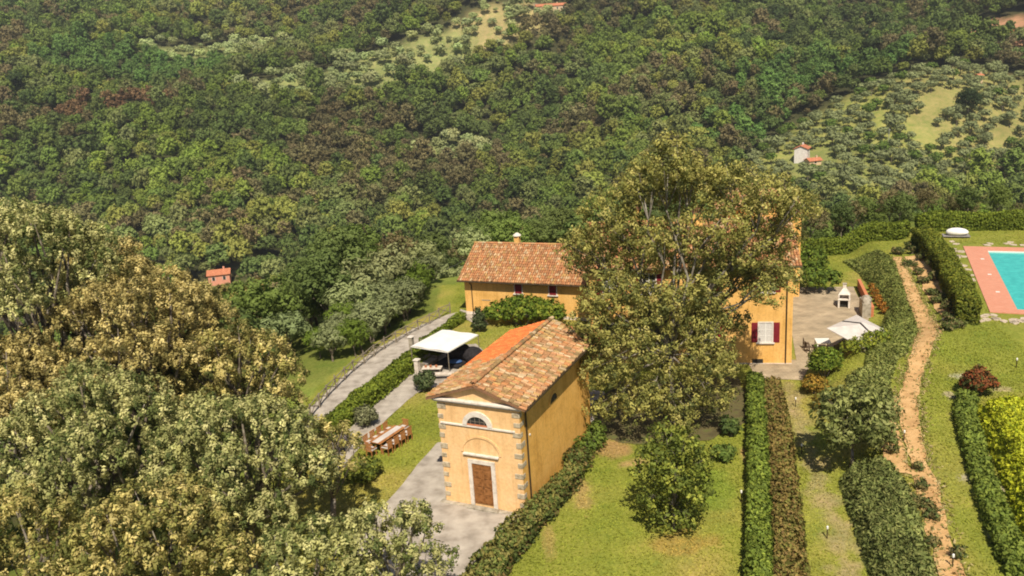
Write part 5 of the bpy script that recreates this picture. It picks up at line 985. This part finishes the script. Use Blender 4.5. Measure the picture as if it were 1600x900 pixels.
for a in (-.7, .7):
    for b in (-.27, .27): MB().box(a - .03, a + .03, b - .03, b + .03, -.02, .399).build('leg', M['grey_wood'], t)
for i, a in enumerate((-.5, -.1, .35)):
    o = MB().lathe(0, 0, [(.07, 0), (.10, .16), (.11, .17)], 10).build('plant_pot', M['terracotta'], None, (-6.8 + a, 63.9 - a * .14, .461)); tag(o, ['left', 'middle', 'right'][i] + ' small clay pot on the low pale table', 'pot', 'clay pots on the low table')
t = thing('stone_pillar', 'slim pale stone pillar at the hedge end beside the canopy', 'pillar', (-7.75, 62.2, 0), R(-25)); MB().box(-.17, .17, -.17, .17, -.05, 1.75, .02).build('shaft', M['pale_stone'], t); MB().box(-.23, .23, -.23, .23, 1.752, 1.86, .02).build('cap', M['trim'], t)
t = thing('stone_pillar', 'second slim stone pillar behind the first at the drive edge', 'pillar', (-8.8, 68.3, 0), R(-25)); MB().box(-.17, .17, -.17, .17, -.05, 1.6, .02).build('shaft', M['stone'], t); MB().box(-.23, .23, -.23, .23, 1.602, 1.7, .02).build('cap', M['trim'], t)

# ================================================================== PATIO
px_, py_ = 26.2, 61.1
pa = thing('parasol', 'large off-white tilted parasol on the patio with a dark vent strip', 'parasol', (px_, py_, 0), R(38))
mb = MB(); ap = [(-2.1, -1.5), (2.1, -1.5), (2.1, 1.5), (-2.1, 1.5)]; vs = [(a, b, 2.15 + .44 * (1 if b > 0 else -1)) for a, b in ap] + [(-.35, 0, 2.75), (.35, 0, 2.75)] + [(a, b, 2.09 + .44 * (1 if b > 0 else -1)) for a, b in ap]
mb.add(vs, [(0, 1, 5, 4), (1, 2, 5), (2, 3, 4, 5), (3, 0, 4), (0, 6, 7, 1), (1, 7, 8, 2), (2, 8, 9, 3), (3, 9, 6, 0)]); can = mb.build('canopy', M['canvas_grey'], pa)
mb = MB(); mb.add([(-.10, -1.47, 1.73), (.10, -1.47, 1.73), (.10, 0, 2.785), (-.10, 0, 2.785), (.10, 1.47, 2.63), (-.10, 1.47, 2.63)], [(0, 1, 2, 3), (3, 2, 4, 5)]); mb.build('vent_strip', M['black_fabric'], can)
MB().tube([(0, 0, -.02), (0, 0, 2.70)], .035, 8).build('pole', M['grey_wood'], pa); MB().box(-.35, .35, -.35, .35, -.03, .10, .03).build('base', M['stone'], pa)
t = thing('patio_table', 'white square table on the patio beside the parasol', 'table', (24.2, 63.2, 0), R(-10)); MB().box(-.55, .55, -.6, .6, .70, .76, .015).build('table_top', M['white_paint'], t)
for a in (-.48, .48):
    for b in (-.53, .53): MB().box(a - .04, a + .04, b - .04, b + .04, -.02, .699).build('leg', M['white_paint'], t)
def chair(label, x_, y_, rz):
    t = thing('patio_chair', label, 'chair', (x_, y_, 0), rz, 'dark chairs around the patio table')
    MB().box(-.24, .24, -.24, .24, .42, .46, .012).build('seat', M['dark_wood'], t)
    for q in (-.18, -.06, .06, .18): MB().box(q - .03, q + .03, .20, .23, .461, .88).build('back_slat', M['dark_wood'], t)
    for a in (-.21, .21):
        for b in (-.21, .21): MB().box(a - .02, a + .02, b - .02, b + .02, -.02, .419).build('leg', M['dark_wood'], t)
chair('dark slatted chair at the left side of the patio table, farther from the camera', 23.05, 63.65, R(80)); chair('dark slatted chair at the left side of the patio table, nearer the camera', 22.95, 62.9, R(95)); chair('dark slatted chair at the near side of the patio table', 23.85, 61.95, R(170)); chair('dark slatted chair at the near right corner, half under the parasol', 24.7, 62.0, R(190))
t = thing('barbecue', 'white masonry barbecue oven with a chimney hood on the patio', 'barbecue', (29.9, 73.4, 0), R(-22))
mb = MB(); mb.box(-.6, -.42, -.45, .45, -.02, .85); mb.box(.42, .6, -.45, .45, -.02, .85); mb.box(-.62, .62, -.50, .47, .852, .96, .015); mb.build('base', M['trim'], t); MB().box(-.419, .419, -.1, .44, -.02, .84).build('firebox', M['soot'], t)
mb = MB(); mb.box(-.6, -.45, -.40, .45, .962, 1.45); mb.box(.45, .6, -.40, .45, .962, 1.45); mb.box(-.449, .449, .3, .45, .962, 1.45); v0 = [(-.6, -.40, 1.452), (.6, -.40, 1.452), (.6, .45, 1.452), (-.6, .45, 1.452), (-.17, .02, 2.05), (.17, .02, 2.05), (.17, .36, 2.05), (-.17, .36, 2.05), (-.17, .02, 2.5), (.17, .02, 2.5), (.17, .36, 2.5), (-.17, .36, 2.5)]
mb.add(v0, [(3, 2, 1, 0)] + [(i, (i + 1) % 4, (i + 1) % 4 + 4, i + 4) for i in range(4)] + [(i + 4, (i + 1) % 4 + 4, (i + 1) % 4 + 8, i + 8) for i in range(4)] + [(8, 9, 10, 11)]); mb.build('hood', M['trim'], t); t.scale = (.85, .85, .85); MB().box(-.22, .22, -.03, .41, 2.502, 2.58, .01).build('cap', M['stone'], t)
wa_, wb_ = np.array([31.0, 70.2]), np.array([33.4, 79.0]); dv = wb_ - wa_; ln = float(np.hypot(*dv)); t = thing('brick_wall', 'low orange brick retaining wall along the patio edge', 'wall', (31.0, 70.2, 0), math.atan2(dv[1], dv[0]))
MB().box(0, ln, -.22, .0, -.1, .82).build('core', M['brick_red'], t); bm_ = MB(); bm_.box(0, .30, -.26, .03, 0, .075, .006); bme = bpy.data.meshes.new('cap_brick'); bme.from_pydata(bm_.v, [], bm_.f); bme.update(); bme.materials.append(M['brick_red'])
q = 0.0
while q < ln - .3: link('cap_brick', bme, t, (q, 0, .822)); q += .312
MB().box(-.3, ln * .2, .05, .75, -.05, 1.25).blob(.8, .4, 1.2, .9, .5, .5, 4, .25, 2).build('stone_end', M['stone'], t)
for i, q in enumerate((.5, 1.8, 3.0, 4.2, 5.4, 6.6, 7.8)):
    p = wa_ + dv / ln * q + np.array([dv[1], -dv[0]]) / ln * 1.15
    make_bush('flowering_plant', 'orange flowering plant above the patio wall, ' + ORD[i] + ' from the parasol end', 'plant', float(p[0]), float(p[1]), lobes_round(.42, .65, 4, 80 + i), 24, 4, .12, .06, [(.42, .17, .025), (.46, .22, .04), (.30, .14, .03), (.16, .14, .03)], 120 + i, 'orange plants above the patio wall')
# ================================================================== LAMPS, FENCE, POLES
def lamp(label, x_, y_):
    t = thing('garden_lamp', label, 'lamp', (x_, y_, H(x_, y_)), 0, 'garden bollard lamps'); MB().tube([(0, 0, -.05), (0, 0, .52)], .03, 8).build('post', M['metal_dark'], t); MB().lathe(0, 0, [(.045, .522), (.055, .56), (.055, .66), (.02, .70)], 10).build('lamp_head', M['white_paint'], t)
for lab, a, b in [('bollard lamp at the far end of the grass walk', 18.6, 53.0), ('bollard lamp halfway along the brown-topped hedge', 16.7, 46.3), ('bollard lamp on the grass walk nearest the camera', 14.9, 37.4), ('bollard lamp at the lawn side of the dark green hedge', 11.7, 41.4), ('bollard lamp at the lawn edge beside the chapel hedge', 2.5, 43.4), ('bollard lamp alone on the right-hand lawn', 33.9, 53.8), ('bollard lamp on the dirt path at the bottom edge', 18.5, 32.4), ('bollard lamp among dry shrubs beside the dirt path', 21.9, 44.4)]: lamp(lab, a, b)
fp = resample([(-15.9, 49.5), (-15.3, 54.5), (-14.5, 60.0), (-13.4, 65.0), (-11.7, 69.8), (-9.7, 73.6), (-7.6, 77.2), (-6.2, 79.6)], 1.7)
fe = thing('rustic_fence', 'rustic wooden post-and-rail fence along the outer edge of the drive', 'fence', (float(fp[0, 0]), float(fp[0, 1]), 0)); rr = random.Random(4); tops = []
for i, p in enumerate(fp):
    x_, y_ = p - fp[0]; zg = H(*p); lx, ly = rr.gauss(0, .05), rr.gauss(0, .05); MB().tube([(x_, y_, zg - .3), (x_ + lx, y_ + ly, zg + 1.1 + rr.uniform(-.08, .1))], [.065, .055], 7).build('post', M['grey_wood'], fe); tops.append((x_, y_, zg))
for i in range(len(tops) - 1):
    a = Vector(tops[i]); b = Vector(tops[i + 1])
    for h1, h2 in ((.95, .95), (.15, .9), (.9, .15)): MB().tube([a + Vector((0, 0, h1 + rr.gauss(0, .03))), b + Vector((0, 0, h2 + rr.gauss(0, .03)))], [.04, .035], 6).build('rail', M['grey_wood'], fe)
for lab, a, b, h_ in [('thin grey utility pole below the olive grove', 106, 243, 9.5), ('thin grey utility pole among the olive trees on the spur', 168, 372, 10)]:
    zg = H(a, b); t = thing('utility_pole', lab, 'pole', (a, b, zg)); MB().tube([(0, 0, -.5), (0, 0, h_)], [.16, .11], 8).build('shaft', M['cable'], t); MB().box(-.8, .8, -.05, .05, h_ - .7, h_ - .58).build('crossarm', M['cable'], t)
path = [(-26 + 24 * q, 120 - 26 * q, 1.0 + 2.2 * q - 3.0 * (1 - (2 * q - 1) ** 2) * .6 - 9 * (1 - q)) for q in np.linspace(0, 1, 16)]
o = MB().tube(path, .018, 5).build('power_line', M['cable']); tag(o, 'thin overhead cable running down the slope left of the wing', 'cable')

r = np.random.default_rng(91); Pp = np.concatenate([resample(np.array(pl)[2:], .02), resample(np.array(pr)[2:], .02)]); k = r.random(len(Pp)) < .45; Pp = Pp[k] + r.normal(size=(k.sum(), 2)) * .24
dz_ = height(Pp[:, 0], Pp[:, 1]); pal_ = pick_cols(r, len(Pp), [(.44, .36, .16), (.50, .41, .21), (.24, .25, .07), (.34, .27, .11)])
v, nr, c = leaves(r, np.c_[Pp, dz_ + .07], np.tile(unit(np.array([[0, -.3, 1.]])), (len(Pp), 1)), 2, .09, .06, 3.0, .35, pal_, .25, .2, .7, sn=.8)
tag(link('dry_grass', mesh_np('dry_grass', v, np.arange(len(v)), 4, M['leaf'], c, nr)), 'dry straw-coloured grass along both edges of the dirt path', 'grass', kind='stuff')

# ================================================================== AIR
hz = MB().box(-1100, 1100, -120, 1250, -110, 330).build('haze', bpy.data.materials.new('haze')); hz['kind'] = 'stuff'; hz['label'] = 'thin haze of warm spring air over the valley'; hz['category'] = 'haze'
hm = hz.data.materials[0]; hm.use_nodes = True; hn = hm.node_tree.nodes; hn.clear(); ho = hn.new('ShaderNodeOutputMaterial'); pv_ = hn.new('ShaderNodeVolumePrincipled')
pv_.inputs['Color'].default_value = (.86, .90, .95, 1); pv_.inputs['Density'].default_value = .00018; pv_.inputs['Anisotropy'].default_value = .3; hm.node_tree.links.new(pv_.outputs[0], ho.inputs['Volume'])
